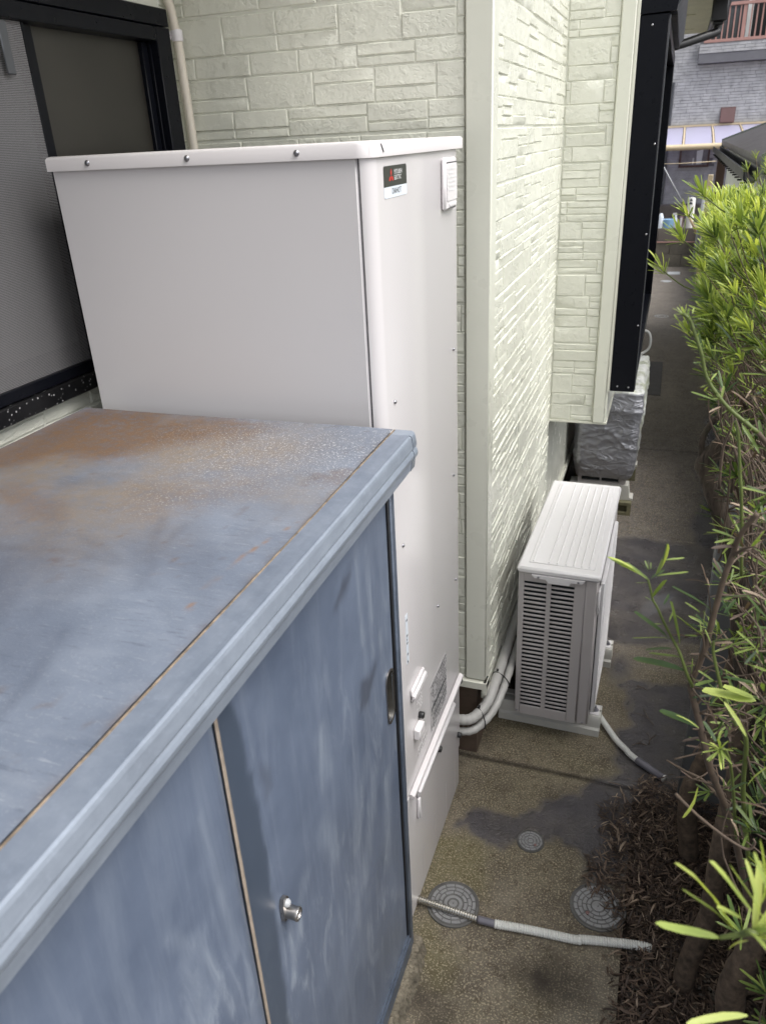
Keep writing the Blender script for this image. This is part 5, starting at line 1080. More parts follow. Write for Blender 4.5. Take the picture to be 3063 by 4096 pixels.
t = MB(); t.lathe([(0.045, 0.0), (0.045, 0.16), (0.03, 0.21), (0.018, 0.23)], (-0.185, 14.48, 0.617), 'z', 14); top('bottle', t, 'sticker_white', 'pale bottle at the left end of the far wall shelf', 'bottle', (-0.185, 14.48, 0.617))

# ------------------------------------------------------------------ hedge: stems and leaves measured in the place
T1=[(0.145,1.15,1.771),(0.107,1.15,1.8),(0.084,1.15,1.824),(0.067,1.15,1.849),(0.057,1.15,1.88),(0.045,1.15,1.908),(0.036,1.15,1.927),(0.026,1.15,1.935)]
T2=[(0.138,1.15,1.665),(0.13,1.15,1.709),(0.12,1.15,1.765),(0.113,1.15,1.787)]
T1_LEAVES=[[(0.086,1.15,1.812),(0.052,1.13,1.836)],[(0.08,1.15,1.819),(0.072,1.17,1.82)],[(0.067,1.15,1.843),(0.057,1.15,1.848)],[(0.065,1.15,1.851),(0.058,1.16,1.851)],[(0.074,1.15,1.843),(0.082,1.17,1.85)],[(0.092,1.15,1.818),(0.092,1.18,1.83)],[(0.048,1.15,1.89),(0.035,1.15,1.897)],[(0.053,1.15,1.892),(0.057,1.17,1.893)],[(0.058,1.15,1.868),(0.052,1.15,1.87)],[(0.061,1.15,1.86),(0.057,1.15,1.861)],[(0.07,1.15,1.837),(0.061,1.14,1.836)],[(0.072,1.15,1.834),(0.067,1.17,1.824)],[(0.039,1.15,1.91),(0.028,1.13,1.917)],[(0.036,1.15,1.926),(0.024,1.17,1.942)],[(0.032,1.15,1.929),(0.034,1.17,1.941)],[(0.026,1.15,1.93),(0.012,1.14,1.931)],[(0.02,1.15,1.93),(0.015,1.17,1.931)],[(0.039,1.15,1.935),(0.041,1.17,1.941)],[(0.041,1.15,1.929),(0.063,1.12,1.947)],[(0.046,1.15,1.928),(0.065,1.17,1.925)],[(0.035,1.15,1.934),(0.03,1.15,1.944)],[(0.029,1.15,1.933),(0.02,1.16,1.937)]]
T2_LEAVES=[[(0.12,1.15,1.756),(0.112,1.17,1.76)],[(0.119,1.15,1.745),(0.108,1.15,1.754)],[(0.119,1.15,1.73),(0.106,1.16,1.737)],[(0.129,1.15,1.733),(0.138,1.15,1.749)],[(0.131,1.15,1.705),(0.137,1.13,1.736)],[(0.126,1.15,1.698),(0.093,1.16,1.714)],[(0.111,1.15,1.799),(0.107,1.16,1.804)],[(0.113,1.15,1.801),(0.113,1.15,1.809)],[(0.114,1.15,1.799),(0.119,1.16,1.804)],[(0.115,1.15,1.798),(0.123,1.15,1.803)],[(0.113,1.15,1.799),(0.111,1.17,1.801)],[(0.15,1.15,1.739),(0.127,1.17,1.776)],[(0.115,1.15,1.778),(0.111,1.15,1.776)],[(0.12,1.15,1.776),(0.123,1.15,1.778)]]
M1=[(0.127,1.05,1.626),(0.12,1.05,1.581),(0.114,1.05,1.507),(0.111,1.05,1.466),(0.104,1.05,1.423),(0.099,1.05,1.392),(0.108,1.05,1.359),(0.121,1.05,1.32),(0.135,1.05,1.272),(0.153,1.07,1.209),(0.187,1.1,1.114),(0.227,1.15,0.978),(0.301,1.25,0.68)]
S1=[(0.091,1.03,1.423),(0.075,1.03,1.463),(0.06,1.03,1.49),(0.048,1.03,1.512),(0.036,1.03,1.536),(0.029,1.03,1.548),(0.024,1.03,1.566),(0.019,1.03,1.581)]
S1_LEAVES=[[(0.029,1.03,1.59),(0.045,1.03,1.641)],[(0.031,1.03,1.552),(0.039,1.01,1.599)],[(0.031,1.03,1.586),(0.071,1.04,1.6)],[(0.037,1.03,1.613),(0.064,1.04,1.62)],[(0.021,1.03,1.577),(-0.011,1.03,1.607)],[(0.016,1.03,1.582),(-0.034,1.01,1.624)],[(0.004,1.03,1.592),(-0.018,1.02,1.605)],[(0.021,1.03,1.574),(0.003,1.05,1.564)],[(0.02,1.03,1.592),(0.028,1.03,1.605)],[(0.057,1.03,1.482),(0.014,1.0,1.547)],[(0.072,1.03,1.475),(0.061,1.01,1.563)],[(0.045,1.03,1.541),(0.05,1.04,1.555)],[(0.056,1.03,1.513),(0.059,1.05,1.525)],[(0.104,1.03,1.496),(0.065,1.02,1.539)],[(0.106,1.03,1.543),(0.058,1.01,1.592)],[(0.095,1.03,1.536),(0.074,1.05,1.541)],[(0.059,1.03,1.484),(0.006,1.03,1.482)],[(0.065,1.03,1.467),(0.026,1.04,1.456)],[(0.084,1.03,1.432),(0.013,1.03,1.446)],[(0.076,1.03,1.453),(0.033,1.04,1.452)],[(0.087,1.03,1.439),(0.098,1.03,1.446)],[(0.078,1.03,1.494),(0.099,1.05,1.486)],[(0.018,1.03,1.592),(0.01,1.03,1.608)],[(0.018,1.03,1.596),(0.013,1.04,1.606)],[(0.019,1.03,1.596),(0.018,1.03,1.612)],[(0.021,1.03,1.598),(0.021,1.04,1.604)],[(0.024,1.03,1.582),(0.039,1.05,1.591)],[(0.029,1.03,1.544),(0.019,1.03,1.552)],[(0.047,1.03,1.508),(0.028,1.04,1.5)]]
S2=[(0.18,1.0,1.348),(0.16,1.0,1.377),(0.14,1.0,1.419),(0.128,1.0,1.455),(0.117,1.0,1.492),(0.115,1.0,1.511)]
S2_LEAVES=[[(0.116,1.0,1.511),(0.166,0.98,1.549)],[(0.123,1.0,1.497),(0.154,1.0,1.524)],[(0.113,1.0,1.503),(0.104,1.01,1.523)],[(0.118,1.0,1.51),(0.119,1.0,1.544)],[(0.182,1.0,1.422),(0.11,0.95,1.469)],[(0.178,1.0,1.427),(0.136,0.96,1.471)],[(0.117,1.0,1.582),(0.151,1.0,1.597)],[(0.123,1.0,1.558),(0.135,1.02,1.573)],[(0.191,1.0,1.438),(0.181,0.97,1.482)],[(0.113,1.0,1.355),(0.061,0.98,1.394)],[(0.135,1.0,1.45),(0.178,1.01,1.45)],[(0.115,1.0,1.462),(0.107,1.0,1.452)],[(0.202,1.0,1.381),(0.179,0.97,1.425)]]
R1=(0.133,0.9,1.405)
R1_LEAVES=[[(0.133,0.9,1.405),(0.119,0.89,1.424)],[(0.133,0.9,1.405),(0.127,0.89,1.434)],[(0.133,0.9,1.405),(0.141,0.9,1.423)],[(0.134,0.9,1.404),(0.152,0.89,1.423)],[(0.135,0.9,1.403),(0.148,0.88,1.404)],[(0.133,0.9,1.402),(0.135,0.87,1.399)],[(0.131,0.9,1.402),(0.118,0.88,1.402)],[(0.131,0.9,1.405),(0.117,0.88,1.424)],[(0.127,0.9,1.417),(0.11,0.92,1.434)],[(0.137,0.9,1.427),(0.14,0.92,1.427)],[(0.13,0.9,1.422),(0.136,0.93,1.416)],[(0.103,0.9,1.436),(0.074,0.91,1.445)],[(0.174,0.9,1.358),(0.151,0.9,1.338)],[(0.175,0.9,1.351),(0.192,0.9,1.395)],[(0.162,0.9,1.32),(0.196,0.88,1.346)],[(0.115,0.9,1.334),(0.105,0.9,1.269)],[(0.161,0.9,1.435),(0.132,0.92,1.471)]]
BTW=[(0.092,0.95,1.264),(0.113,0.95,1.243),(0.136,0.95,1.223),(0.174,0.95,1.196),(0.202,0.95,1.184),(0.21,0.95,1.198),(0.207,0.95,1.207)]
BTW2=[(0.092,1.2,1.103),(0.124,1.2,1.087),(0.156,1.2,1.074),(0.179,1.2,1.051),(0.208,1.2,1.023)]
N_LEAVES=[[(0.1,0.5,1.543),(0.049,0.47,1.584)],[(0.111,0.5,1.559),(0.057,0.48,1.648)],[(0.107,0.5,1.558),(0.066,0.49,1.608)],[(0.12,0.5,1.583),(0.086,0.5,1.634)],[(0.131,0.5,1.571),(0.102,0.51,1.623)],[(0.122,0.5,1.592),(0.112,0.52,1.619)],[(0.127,0.5,1.611),(0.114,0.5,1.649)],[(0.112,0.5,1.574),(0.092,0.48,1.607)],[(0.118,0.5,1.56),(0.129,0.47,1.584)],[(0.136,0.5,1.452),(0.084,0.47,1.466)],[(0.125,0.5,1.597),(0.12,0.51,1.656)],[(0.121,0.5,1.548),(0.109,0.51,1.52)]]
N_STEM=[(0.236,0.6,1.335),(0.169,0.55,1.469),(0.127,0.5,1.558),(0.115,0.5,1.553),(0.1,0.5,1.543)]
TR1=[(0.261,2.0,0.012),(0.238,2.0,0.175),(0.229,2.0,0.286),(0.256,2.02,0.389),(0.276,2.05,0.502),(0.284,2.1,0.577)]
TR2=[(0.245,1.55,-0.009),(0.251,1.56,0.106),(0.279,1.58,0.246),(0.283,1.6,0.337),(0.283,1.62,0.478),(0.288,1.65,0.578),(0.294,1.68,0.701),(0.288,1.7,0.801),(0.285,1.72,0.877)]
TR4=[(0.326,1.3,0.183),(0.307,1.3,0.368),(0.317,1.3,0.476),(0.334,1.32,0.53),(0.361,1.36,0.61)]
TR3=[(0.435,2.0,0.094),(0.358,2.0,0.58),(0.291,2.0,0.917),(0.249,2.0,1.109),(0.196,2.0,1.251),(0.153,2.0,1.353),(0.14,2.0,1.387),(0.172,2.0,1.437),(0.211,2.0,1.486),(0.262,2.0,1.522)]
BR3=[(0.133,2.0,1.4),(0.127,2.0,1.434),(0.131,2.0,1.464),(0.148,2.0,1.501),(0.172,2.0,1.526),(0.183,2.0,1.545)]
rng = random.Random(12)
def leaf_mesh(name, var, mat, length=1.0, width=0.13, tint=0.6, curl=0.10, n=5):
    """a narrow leaf along +X, one unit long; tint may run from base to tip"""
    rr = random.Random(var); mb = MB(); tv = []
    for i in range(n + 1):
        f = (0, 0.15, 0.42, 0.70, 0.92, 1.0)[i]; hw = 0.5 * width * ((0.22, 0.72, 1.0, 0.98, 0.78, 0.16)[i])
        z = -curl * f * f + 0.02 * math.sin(f * 5 + var)
        y = 0.03 * math.sin(f * 3 + var * 2)
        mb.v += [(f, y - hw, z + hw * 0.25), (f, y, z), (f, y + hw, z + hw * 0.25)]; tv += [tint + (tint > 0.3) * 0.10 * f + rr.uniform(-.02, .02), tint - 0.05 + 0.1 * f, tint + 0.1 * f]
    for i in range(n): mb.f += [(i * 3, i * 3 + 1, i * 3 + 4, i * 3 + 3), (i * 3 + 1, i * 3 + 2, i * 3 + 5, i * 3 + 4)]
    me = make_mesh(name, mb, mat, True); a = me.attributes.new('tint', 'FLOAT', 'POINT'); a.data.foreach_set('value', np.clip(np.array(tv, np.float32), 0, 1)); return me, mb, tv
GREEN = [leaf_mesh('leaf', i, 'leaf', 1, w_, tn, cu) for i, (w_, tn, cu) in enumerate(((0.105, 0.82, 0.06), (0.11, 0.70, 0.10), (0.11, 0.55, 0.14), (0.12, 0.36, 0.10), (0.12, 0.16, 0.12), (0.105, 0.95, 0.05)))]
WIDE = [leaf_mesh('leaf', 20 + i, 'leaf', 1, w_, tn, 0.12) for i, (w_, tn) in enumerate(((0.20, 0.30), (0.17, 0.58), (0.19, 0.88)))]
DEAD = [leaf_mesh('leaf', 40 + i, 'dead_leaf', 1, w_, tn, 0.2) for i, (w_, tn) in enumerate(((0.11, 0.55), (0.10, 0.75), (0.12, 0.92), (0.12, 0.35)))]
def frame(a, b_, roll):
    a, b_ = Vector(a), Vector(b_); d = b_ - a; L = d.length; x = d.normalized(); up = Vector((0, 0, 1)) if abs(x.z) < 0.95 else Vector((1, 0, 0))
    y = up.cross(x).normalized(); z = x.cross(y); y2 = y * math.cos(roll) + z * math.sin(roll); z2 = x.cross(y2)
    return Matrix(((x.x * L, y2.x * L, z2.x * L, a.x), (x.y * L, y2.y * L, z2.y * L, a.y), (x.z * L, y2.z * L, z2.z * L, a.z), (0, 0, 0, 1)))
class Plant:
    def __init__(s, name, label, loc, group=None): s.root = thing(name, label, 'shrub', loc, 0, group); s.leaves = []; s.tw = MB(); s.gs = MB(); s.loc = Vector(loc)
    def leaf(s, a, b_, kind, roll=None): s.leaves.append((frame(a, b_, rng.uniform(-0.7, 0.7) if roll is None else roll), kind))
    def part(s, name, pts, r, mat='bark', n=10, sm=6, label=None):
        sp = spline(pts, sm); t = MB(); k = len(sp); rr = random.Random(len(s.leaves) + k)
        rad = [(r[0] + (r[1] - r[0]) * i / (k - 1)) * (1 + rr.uniform(-0.07, 0.07)) for i in range(k)]
        t.tube(sp, rad, n); o = obj(name, t, mat, s.root, True, label)
        if mat == 'green_stem': setattr_f(o, 'tint', np.full(len(t.v), 0.6))
        return sp
    def rosette(s, c, d, n, L, kinds, spread=0.9):
        d = Vector(d).normalized(); e1 = d.orthogonal().normalized(); e2 = d.cross(e1)
        for i in range(n):
            az = i * 2.4 + rng.uniform(-.3, .3); op = spread * (0.25 + 0.75 * (i / n)) * rng.uniform(0.8, 1.15); q = d * math.cos(op) + (e1 * math.cos(az) + e2 * math.sin(az)) * math.sin(op)
            l = L * rng.uniform(0.7, 1.1) * (0.75 + 0.25 * math.sin(min(1, i / n + .3) * math.pi)); b0 = Vector(c) - d * L * 0.30 * (i / n)
            s.leaf(b0, b0 + q * l + Vector((0, 0, -0.08 * l * op)), rng.choice(kinds))
    def finish(s, limit=300):
        def sz(l):
            p = l[0] @ Vector((0.5, 0, 0)); u, v, z = px(p); L = l[0].to_3x3().col[0].length
            return L / max(z, 0.05) if (z > 0.1 and -60 < u < 3120 and -60 < v < 4160) else L * 0.001
        s.leaves.sort(key=sz, reverse=True); rest = {}
        for i, (mx, (me, mb, tv)) in enumerate(s.leaves):
            if i < limit and sz((mx, None)) > 0.004:
                o = bpy.data.objects.new('leaf', me); COL.objects.link(o); o.parent = s.root; o.matrix_local = Matrix.Translation(-s.loc) @ mx
            else:
                r_ = rest.setdefault(me.materials[0].name, (MB(), [])); r_[0].add([mx @ Vector(v) for v in mb.v], mb.f); r_[1].extend(tv)
        for k, (mb, tv) in rest.items():
            o = obj('foliage' if k == 'leaf' else 'dead_foliage', mb, k, s.root, True, kind='stuff'); setattr_f(o, 'tint', np.clip(tv, 0, 1))
        if s.tw.f: obj('twigs', s.tw, 'twig_brown', s.root, True, kind='stuff')
        if s.gs.f: o = obj('green_twigs', s.gs, 'green_stem', s.root, True, kind='stuff'); setattr_f(o, 'tint', np.full(len(s.gs.v), 0.5))
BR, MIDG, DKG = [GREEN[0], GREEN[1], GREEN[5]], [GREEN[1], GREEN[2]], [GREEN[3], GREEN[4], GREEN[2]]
# --- shrub whose twigs reach over the passage, nearest the camera
A_ = Plant('shrub', 'nearest shrub with a bright out-of-focus leaf cluster and long bare twigs over the passage', (0.25, 1.55, -0.03), 'evergreen shrubs of the hedge')
A_.part('trunk', [(TR2[0][0], TR2[0][1], -0.04)] + TR2, (0.030, 0.020), 'bark_brown', 12)
A_.part('trunk', [(TR4[0][0], TR4[0][1], -0.05)] + TR4 + [(0.40, 1.40, 0.75), (0.36, 1.36, 1.1)], (0.036, 0.020), 'bark_brown', 12)
A_.part('branch', M1[::-1] + [(0.13, 1.04, 1.66), (0.145, 1.03, 1.70)], (0.0066, 0.0034), 'twig_brown', 8)
A_.part('branch', [M1[5], (0.100, 1.04, 1.40)] + S1, (0.0028, 0.0014), 'green_stem', 8)
for a, b_ in S1_LEAVES[0:1] + S1_LEAVES[9:11] + S1_LEAVES[1:2]: A_.leaf(a, b_, WIDE[1 if rng.random() < .4 else 0], rng.uniform(-.3, .3))
for a, b_ in S1_LEAVES[2:9] + S1_LEAVES[11:]: A_.leaf(a, b_, rng.choice([WIDE[0], GREEN[1], WIDE[1], WIDE[1]]), rng.uniform(-.35, .35))
A_.leaf(S1_LEAVES[0][0], S1_LEAVES[0][1], WIDE[2]); A_.leaf(S1_LEAVES[5][0], S1_LEAVES[5][1], GREEN[5])
A_.part('branch', [(0.24, 1.1, 1.0), (0.20, 1.05, 1.2)] + S2, (0.004, 0.002), 'green_stem', 8)
for i, (a, b_) in enumerate(S2_LEAVES): A_.leaf(a, b_, WIDE[2] if i in (4, 5) else rng.choice([GREEN[2], GREEN[1], WIDE[0], WIDE[1]]), rng.uniform(-.35, .35))
A_.rosette(R1, (-0.2, -0.8, 0.5), 12, 0.034, [GREEN[0], GREEN[1]], 1.3)
for i, (a, b_) in enumerate(R1_LEAVES): A_.leaf(a, b_, DEAD[1] if i in (14,) else (WIDE[0] if i in (8, 9, 12) else rng.choice([GREEN[0], GREEN[1], GREEN[5]])))
A_.part('branch', [(0.24, 1.2, 0.9), (0.17, 0.98, 1.28), (R1[0] + 0.01, R1[1] + 0.01, R1[2] - 0.01), R1], (0.003, 0.0015), 'green_stem', 8)
A_.part('branch', BTW, (0.0026, 0.0018), 'twig_brown', 8); A_.part('branch', BTW2, (0.0016, 0.004), 'twig_brown', 8)
A_.part('branch', N_STEM, (0.005, 0.0018), 'green_stem', 8)
for i, (a, b_) in enumerate(N_LEAVES): A_.leaf(a, b_, WIDE[2] if i in (3, 7) else GREEN[5 if i % 2 else 0])
NC = Vector(N_LEAVES[1][0])
for k in range(10):
    d = Vector((rng.uniform(0.0, 1), rng.uniform(-.6, .6), rng.uniform(-.2, 1))).normalized(); A_.leaf(NC + Vector((0.012, 0, 0)), NC + Vector((0.012, 0, 0)) + d * rng.uniform(0.04, 0.065), rng.choice(BR))
for k in range(260):
    c = Vector((rng.uniform(0.16, 0.46), rng.uniform(0.9, 1.75), rng.uniform(0.6, 1.8)))
    if px(c)[0] < 2835 + 60 * math.sin(c.z * 9) + (90 if c.z < 1.2 else 0): continue
    A_.tw.tube(spline([c, c + Vector((rng.uniform(.0, .10), rng.uniform(-.05, .1), -0.1)), c + Vector((rng.uniform(.05, .2), rng.uniform(-.05, .2), -0.28))], 4), [0.0011 + 0.0002 * q for q in range(9)], 6)
    if rng.random() < 0.55: A_.rosette(c, (rng.uniform(-.8, .2), rng.uniform(-.5, .3), rng.uniform(.2, 1)), rng.randint(5, 10), 0.06, DKG + MIDG, 1.1)
    elif rng.random() < 0.5: A_.rosette(c, (rng.uniform(-.8, .2), rng.uniform(-.5, .3), rng.uniform(-.6, 1)), 4, 0.05, DEAD, 1.3)
for a, b_ in zip(M1[:-3], M1[1:-2]):
    for k in range(3):
        p = Vector(a).lerp(Vector(b_), rng.random()); d = Vector((rng.uniform(-.4, 1), rng.uniform(-.6, .6), rng.uniform(-.2, 1))).normalized(); L = rng.uniform(0.012, 0.055)
        e = p + d * L; A_.tw.tube(spline([p, (p + e) / 2 + Vector((rng.uniform(-.004, .004), 0, rng.uniform(-.004, .004))), e], 3), [0.0026, .0022, .0019, .0017, .0015, .0013, .0012], 6)
        if rng.random() < 0.45: A_.rosette(e, d, rng.randint(1, 3), 0.034, DEAD, 1.0)
        elif rng.random() < 0.3: A_.rosette(e, d, rng.randint(3, 6), 0.040, MIDG + DKG, 1.1)
for k in range(60):
    z = rng.uniform(1.1, 1.72); c = Vector((0.118 + (1.72 - z) * 0.02 + abs(rng.gauss(0, 0.07)), rng.uniform(1.02, 1.35), z)); q = c + Vector((rng.uniform(.02, .09), rng.uniform(-.03, .06), rng.uniform(-.10, .03)))
    A_.tw.tube(spline([q, (c + q) / 2 + Vector((rng.uniform(-.01, .01), 0, rng.uniform(-.012, .012))), c], 4), [0.0019 - 0.0001 * i for i in range(9)], 5)
    r_ = rng.random(); d = (c - q).normalized() + Vector((0, -.3, .3))
    if r_ < 0.4: A_.rosette(c, d, rng.randint(2, 5), 0.045, DEAD, 1.2)
    elif r_ < 0.8: A_.rosette(c, d, rng.randint(4, 8), 0.045, DKG + MIDG, 1.1)
A_.finish()
# --- middle shrub: bright crown, bare brown inside
B_ = Plant('shrub', 'full shrub with a bright green crown and one long green shoot leaning over the passage', (0.27, 2.0, -0.03), 'evergreen shrubs of the hedge')
B_.part('trunk', [(TR1[0][0], TR1[0][1], -0.04)] + TR1 + [(0.36, 2.1, 1.2), (0.34, 2.15, 1.6)], (0.034, 0.014), 'bark_brown', 12)
B_.part('shoot', T1[::-1][::-1], (0.0029, 0.0022), 'green_stem', 10); B_.part('shoot', [(0.25, 1.3, 1.55), (0.19, 1.2, 1.70), T1[0]], (0.006, 0.0035), 'twig_brown', 8)
B_.part('shoot', [(0.16, 1.18, 1.52)] + T2, (0.0026, 0.0018), 'green_stem', 8)
for i, (a, b_) in enumerate(T1_LEAVES + T2_LEAVES): B_.leaf(a, b_, rng.choice([GREEN[1], GREEN[2], GREEN[0]]))
B_.rosette(T1[-1], (-.5, -.3, .8), 11, 0.018, [GREEN[0], GREEN[1]], 1.3); B_.rosette(T1[-2], (.4, -.5, .8), 7, 0.014, [GREEN[1], GREEN[2]], 1.3)
for a, b_ in zip(T1[:-1], T1[1:]):
    for k in range(7):
        p = Vector(a).lerp(Vector(b_), rng.random()); B_.leaf(p, p + Vector((rng.uniform(-1, 1), rng.uniform(-1, .3), rng.uniform(-.2, .8))).normalized() * rng.uniform(0.008, 0.018), rng.choice(MIDG + [GREEN[3]]))
def xmin(y, z):
    """face of the clipped crown towards the passage"""
    b = 0.095 + 0.03 * (y - 1.9)
    if z > 1.88: b -= 0.02 * math.exp(-((z - 1.93) / 0.05) ** 2)
    if z > 2.0: b += 0.5 * (z - 2.0)
    if z < 1.72: b += 0.22 * (1.72 - z)
    return b + 0.018 * math.sin(9 * y + 4 * z)
stems = []
n_ok = 0
while n_ok < 480:
    y = rng.uniform(1.72, 3.2); z = rng.uniform(1.22, 1.985 - 0.02 * (y - 2)); x = xmin(y, z) + abs(rng.gauss(0, 0.11))
    if x > 0.75: continue
    if z < 1.66 and rng.random() < 0.80: continue
    edge = x - xmin(y, z); topn = max(0, 1 - (2.06 - z) / 0.3)
    c = Vector((x, y, z)); d = Vector((-0.55 * math.exp(-edge / 0.10) - 0.1 + rng.uniform(-.35, .35), rng.uniform(-.55, .25), 0.55 + topn * 0.8 + rng.uniform(-.2, .3)))
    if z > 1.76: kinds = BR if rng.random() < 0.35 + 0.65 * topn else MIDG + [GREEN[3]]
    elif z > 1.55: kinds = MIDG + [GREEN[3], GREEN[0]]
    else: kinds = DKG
    n = rng.randint(16, 26) if z > 1.7 else rng.randint(7, 13)
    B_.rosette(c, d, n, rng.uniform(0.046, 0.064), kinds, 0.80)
    dn = d.normalized(); e = c - dn * rng.uniform(0.08, 0.16) + Vector((0.05, rng.uniform(-.03, .03), -0.05)); f_ = e + Vector((rng.uniform(.04, .12), rng.uniform(-.05, .05), -rng.uniform(.04, .12)))
    tgt = B_.gs if (z > 1.75 and rng.random() < 0.35) else B_.tw
    tgt.tube(spline([c, (c + e) / 2 + Vector((rng.uniform(-.01, .01), 0, 0)), e], 3), [0.0009, .0010, .0011, .0012, .0013, .0014, .0016], 5); B_.tw.tube(spline([e, f_], 3), [0.0020, .0022, .0024, .0026], 5)
    if rng.random() < 0.5:
        for k in range(3): p = c.lerp(e, rng.random()); B_.leaf(p, p + Vector((rng.uniform(-1, .6), rng.uniform(-1, .4), rng.uniform(-.3, .8))).normalized() * rng.uniform(.03, .06), rng.choice(DKG + MIDG))
    n_ok += 1
# tufts that stick out over the passage on their own little shoots
for (tx, ty, tz, n) in ((0.02, 1.9, 1.945, 22), (-0.012, 1.92, 1.875, 14), (0.055, 1.95, 2.03, 20), (0.03, 2.0, 1.985, 14), (0.06, 1.9, 1.74, 12)):
    c = Vector((tx, ty, tz)); q_ = Vector((tx + 0.11, ty + 0.05, tz - 0.06))
    B_.rosette(c, (-0.45, -0.35, 0.8), n, 0.058, BR + MIDG, 0.85); B_.gs.tube(spline([q_, (c + q_) / 2 - Vector((0, 0, 0.012)), c], 4), [0.0022 - 0.0001 * i for i in range(9)], 6)
# bare twigs and dead leaves below the crown
for k in range(320):
    y = rng.uniform(1.55, 2.9); z = rng.uniform(0.75, 1.76); x = xmin(y, z) + 0.02 + abs(rng.gauss(0, 0.12)); c = Vector((x, y, z)); pts = [c]
    for q in range(3): pts.append(pts[-1] + Vector((rng.uniform(-.01, .06), rng.uniform(-.06, .06), -rng.uniform(.04, .13))))
    s_ = spline(pts, 3); B_.tw.tube(s_, [0.0011 + 0.00025 * i for i in range(len(s_))], 5)
    r_ = rng.random()
    if r_ < 0.45: B_.rosette(c, (rng.uniform(-1, .5), rng.uniform(-.8, .5), rng.uniform(-.8, .8)), rng.randint(2, 6), 0.055, DEAD, 1.4)
    elif r_ < 0.62: B_.rosette(c, (rng.uniform(-1, .3), rng.uniform(-.6, .3), rng.uniform(.1, 1)), rng.randint(5, 9), 0.05, DKG + [GREEN[1]], 1.1)
for k in range(5):
    x0, y0 = rng.uniform(0.36, 0.50), rng.uniform(2.3, 2.9); B_.part('stem', [(x0 + 0.06, y0, 0.5), (x0 + 0.03, y0 + rng.uniform(-.05, .05), 0.9), (x0, y0 + rng.uniform(-.08, .08), 1.3), (x0 - 0.06, y0 + rng.uniform(-.1, .1), 1.7)], (0.010, 0.004), 'bark', 8)
B_.finish()
# --- gnarled trunk
C_ = Plant('shrub', 'old shrub with a thick dark gnarled trunk bending over the passage', (0.44, 2.0, -0.03), 'evergreen shrubs of the hedge')
C_.part('trunk', TR3, (0.030, 0.019), 'bark', 16); C_.part('branch', BR3, (0.0085, 0.007), 'bark', 12)
for k in range(26):
    p = Vector(BR3[-1]) + Vector((rng.uniform(-.02, .12), rng.uniform(-.05, .3), rng.uniform(-.05, .2))); C_.tw.tube(spline([p, p + Vector((rng.uniform(-.03, .03), 0, -.04)), Vector(BR3[-1]) + Vector((0.03, 0.02, -0.02))], 3), [0.0014, .0016, .0018, .002, .0024, .0028, .003], 5)
    if k % 2: C_.rosette(p, (rng.uniform(-1, .4), rng.uniform(-.8, .2), rng.uniform(0, 1)), rng.randint(4, 9), 0.05, DKG, 1.2)
for i in range(30):
    q = Vector(TR3[rng.randint(1, 8)]); p = q + Vector((rng.uniform(-.02, .12), rng.uniform(-.12, .02), rng.uniform(-.05, .16))); C_.tw.tube(spline([q, (p + q) / 2 + Vector((0.01, 0, 0.01)), p], 3), [0.003, .0026, .0024, .002, .0018, .0016, .0012], 5)
    if i % 3 == 0: C_.rosette(p, (rng.uniform(-1, .4), -.6, rng.uniform(0, 1)), 6, 0.045, DKG + DEAD, 1.2)
C_.finish()
# --- taller bush further along, in front of the shed
D_s = Plant('shrub', 'farther bush with reddish twigs rising in front of the white shed', (0.62, 4.2, 0), 'evergreen shrubs of the hedge')
D_s.part('trunk', [(0.62, 4.2, 0.0), (0.60, 4.15, 0.7), (0.58, 4.1, 1.4), (0.55, 4.1, 1.9)], (0.04, 0.012), 'bark', 10)
n_ok = 0
while n_ok < 210:
    y = rng.uniform(3.5, 4.9); z = rng.uniform(1.25, 2.16); xm = 0.30 + 0.42 * max(0, z - 1.80) + 0.04 * math.sin(7 * y + 5 * z); x = xm + abs(rng.gauss(0, 0.16)); c = Vector((x, y, z))
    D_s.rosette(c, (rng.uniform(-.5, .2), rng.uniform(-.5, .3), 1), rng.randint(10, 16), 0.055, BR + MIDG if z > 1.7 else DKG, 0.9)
    D_s.tw.tube(spline([c, c + Vector((.03, rng.uniform(-.04, .04), -.1)), c + Vector((.08, rng.uniform(-.06, .06), -.25))], 3), [0.0016 + .0003 * q for q in range(7)], 5); n_ok += 1
D_s.finish()

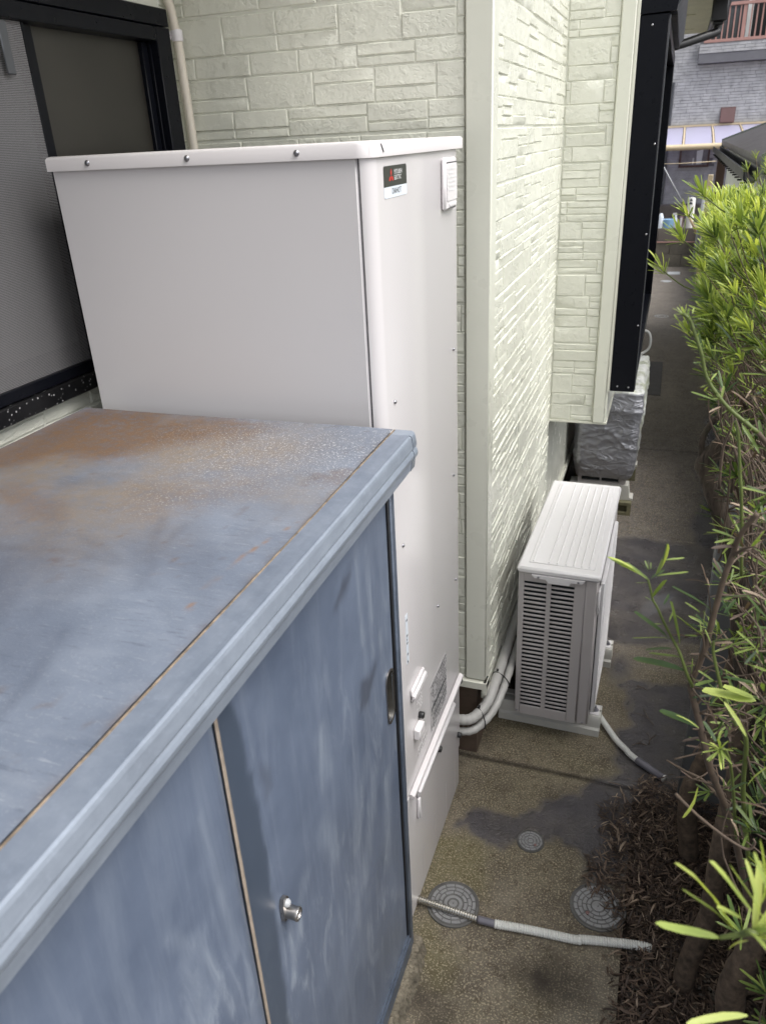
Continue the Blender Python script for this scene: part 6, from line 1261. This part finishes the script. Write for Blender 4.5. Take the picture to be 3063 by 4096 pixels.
# ------------------------------------------------------------------ leaf litter on the bed and the slab edge
LIT = [(0.074, 2.249), (0.131, 2.305), (0.225, 2.30), (0.56, 2.23), (0.56, 0.25), (0.076, 0.25), (0.074, 1.459), (0.074, 1.62), (0.077, 1.687), (0.044, 1.723), (-0.021, 1.789), (-0.040, 1.861), (-0.004, 1.923), (0.024, 1.998), (-0.016, 2.067), (0.012, 2.154), (0.073, 2.191)]
nr = np.random.RandomState(4); lit = MB(); ltint = []
cand = np.stack([nr.uniform(-0.16, 0.57, 60000), nr.uniform(0.95, 2.40, 60000)], -1)
pm = pmask(cand[:, 0], cand[:, 1], LIT, 0.05, 0.03, 20, 5); dens = np.where(cand[:, 0] > 0.076, 1.0, 0.75)
keep = cand[nr.rand(60000) < pm * dens * 0.42]
for x, y in keep:
    L = nr.uniform(0.016, 0.044) * (0.6 if nr.rand() < 0.35 else 1); w2 = L * nr.uniform(0.05, 0.085); az = nr.uniform(0, 6.283); pit = nr.normal(0, 0.28)
    onslab = x < 0.074 and y < 2.25
    base = (0.006 if onslab else (-0.018 if y < 2.2 else 0.004)) + (0 if onslab else 0.02 * max(0, min(1, (x - 0.1) / 0.3))) + abs(nr.normal(0, 0.010 if not onslab else 0.004))
    if not onslab and y < 2.2: base += 0.022 * math.exp(-((x - 0.16) / 0.08) ** 2)
    d = (math.cos(az) * math.cos(pit), math.sin(az) * math.cos(pit), math.sin(pit)); s_ = (-math.sin(az), math.cos(az)); cz = nr.uniform(-.006, .006); tl = nr.beta(1.5, 1.6)
    vs_ = []
    for f, ww in ((-0.5, 0.25), (-0.15, 1.0), (0.2, 0.9), (0.5, 0.1)):
        for sg in (-1, 1): vs_.append((x + d[0] * L * f + s_[0] * w2 * ww * sg, y + d[1] * L * f + s_[1] * w2 * ww * sg, base + abs(d[2]) * L * 0.5 + d[2] * L * f + cz * (1 - 4 * f * f) + sg * w2 * 0.25 * nr.uniform(-1, 1)))
    lit.add(vs_, [(0, 1, 3, 2), (2, 3, 5, 4), (4, 5, 7, 6)]); ltint += [tl] * 8
for k in range(130):
    x, y = nr.uniform(0.0, 0.5), nr.uniform(1.0, 2.3)
    if not (x > 0.08 or (1.75 < y and x > -0.03)): continue
    L = nr.uniform(0.038, 0.062); w2 = L * nr.uniform(0.04, 0.075); az = nr.uniform(0, 6.283); z0 = 0.012 + 0.03 * max(0, min(1, (x - 0.05) / 0.3)); bow = nr.uniform(-.012, .02); tl = nr.uniform(0.55, 1.0); d = (math.cos(az), math.sin(az)); vs_ = []
    for f, ww in ((-0.5, 0.3), (-0.2, 1.0), (0.1, 1.0), (0.35, 0.7), (0.5, 0.1)):
        for sg in (-1, 1): vs_.append((x + d[0] * L * f - d[1] * w2 * ww * sg, y + d[1] * L * f + d[0] * w2 * ww * sg, z0 + bow * (1 - 4 * f * f) + sg * w2 * 0.2 + nr.uniform(-.001, .001)))
    lit.add(vs_, [(0, 1, 3, 2), (2, 3, 5, 4), (4, 5, 7, 6), (6, 7, 9, 8)]); ltint += [tl] * 10
lo_ = top('leaf_litter', lit, 'dead_leaf', 'brown fallen needle leaves covering the planting bed', 'leaf litter', (0.3, 1.7, 0), False, kind='stuff'); setattr_f(lo_, 'tint', ltint)
peb = MB()
for k in range(260):
    x, y = nr.uniform(0.10, 0.40), nr.uniform(1.25, 1.62); r_ = nr.uniform(0.004, 0.010); n_ = 6; peb.lathe([(r_ * .5, -r_ * .4), (r_, 0), (r_ * .8, r_ * .45), (r_ * .3, r_ * .62)], (x, y, -0.012 + 0.02 * max(0, (x - .1) / .3)), 'z', 7)
po = top('gravel', peb, 'block_concrete', 'scattered grey pebbles between the shrub trunks', 'gravel', (0.25, 1.45, 0), False, kind='stuff')
for k, (x, y, az, L, lb) in enumerate(((0.135, 2.62, 2.0, 0.10, 'forked dark twig on the wet concrete beside the grey board'), (0.06, 2.48, 0.3, 0.055, 'short pale twig near the grey hose end'), (0.12, 2.50, 1.2, 0.07, 'thin twig on the dark wet concrete'), (0.10, 2.84, 2.7, 0.045, 'tiny curved twig at the edge of the wet patch'), (-0.055, 3.02, 2.4, 0.03, 'reddish twig lying by the rear foot beam'))):
    t = MB(); p0 = Vector((x, y, 0.006)); d = Vector((math.cos(az), math.sin(az), 0)); n_ = Vector((-d.y, d.x, 0))
    t.tube(spline([p0, p0 + d * L * .4 + n_ * L * .08 + Vector((0, 0, .006)), p0 + d * L], 4), 0.0017, 6); t.tube(spline([p0 + d * L * .45 + n_ * L * .07, p0 + d * L * .7 + n_ * L * .35 + Vector((0, 0, .006)), p0 + d * L * .8 + n_ * L * .5], 3), 0.0012, 5)
    top('fallen_twig', t, 'twig_brown', lb, 'twig', (x, y, 0.006), True, group='twigs fallen on the passage')
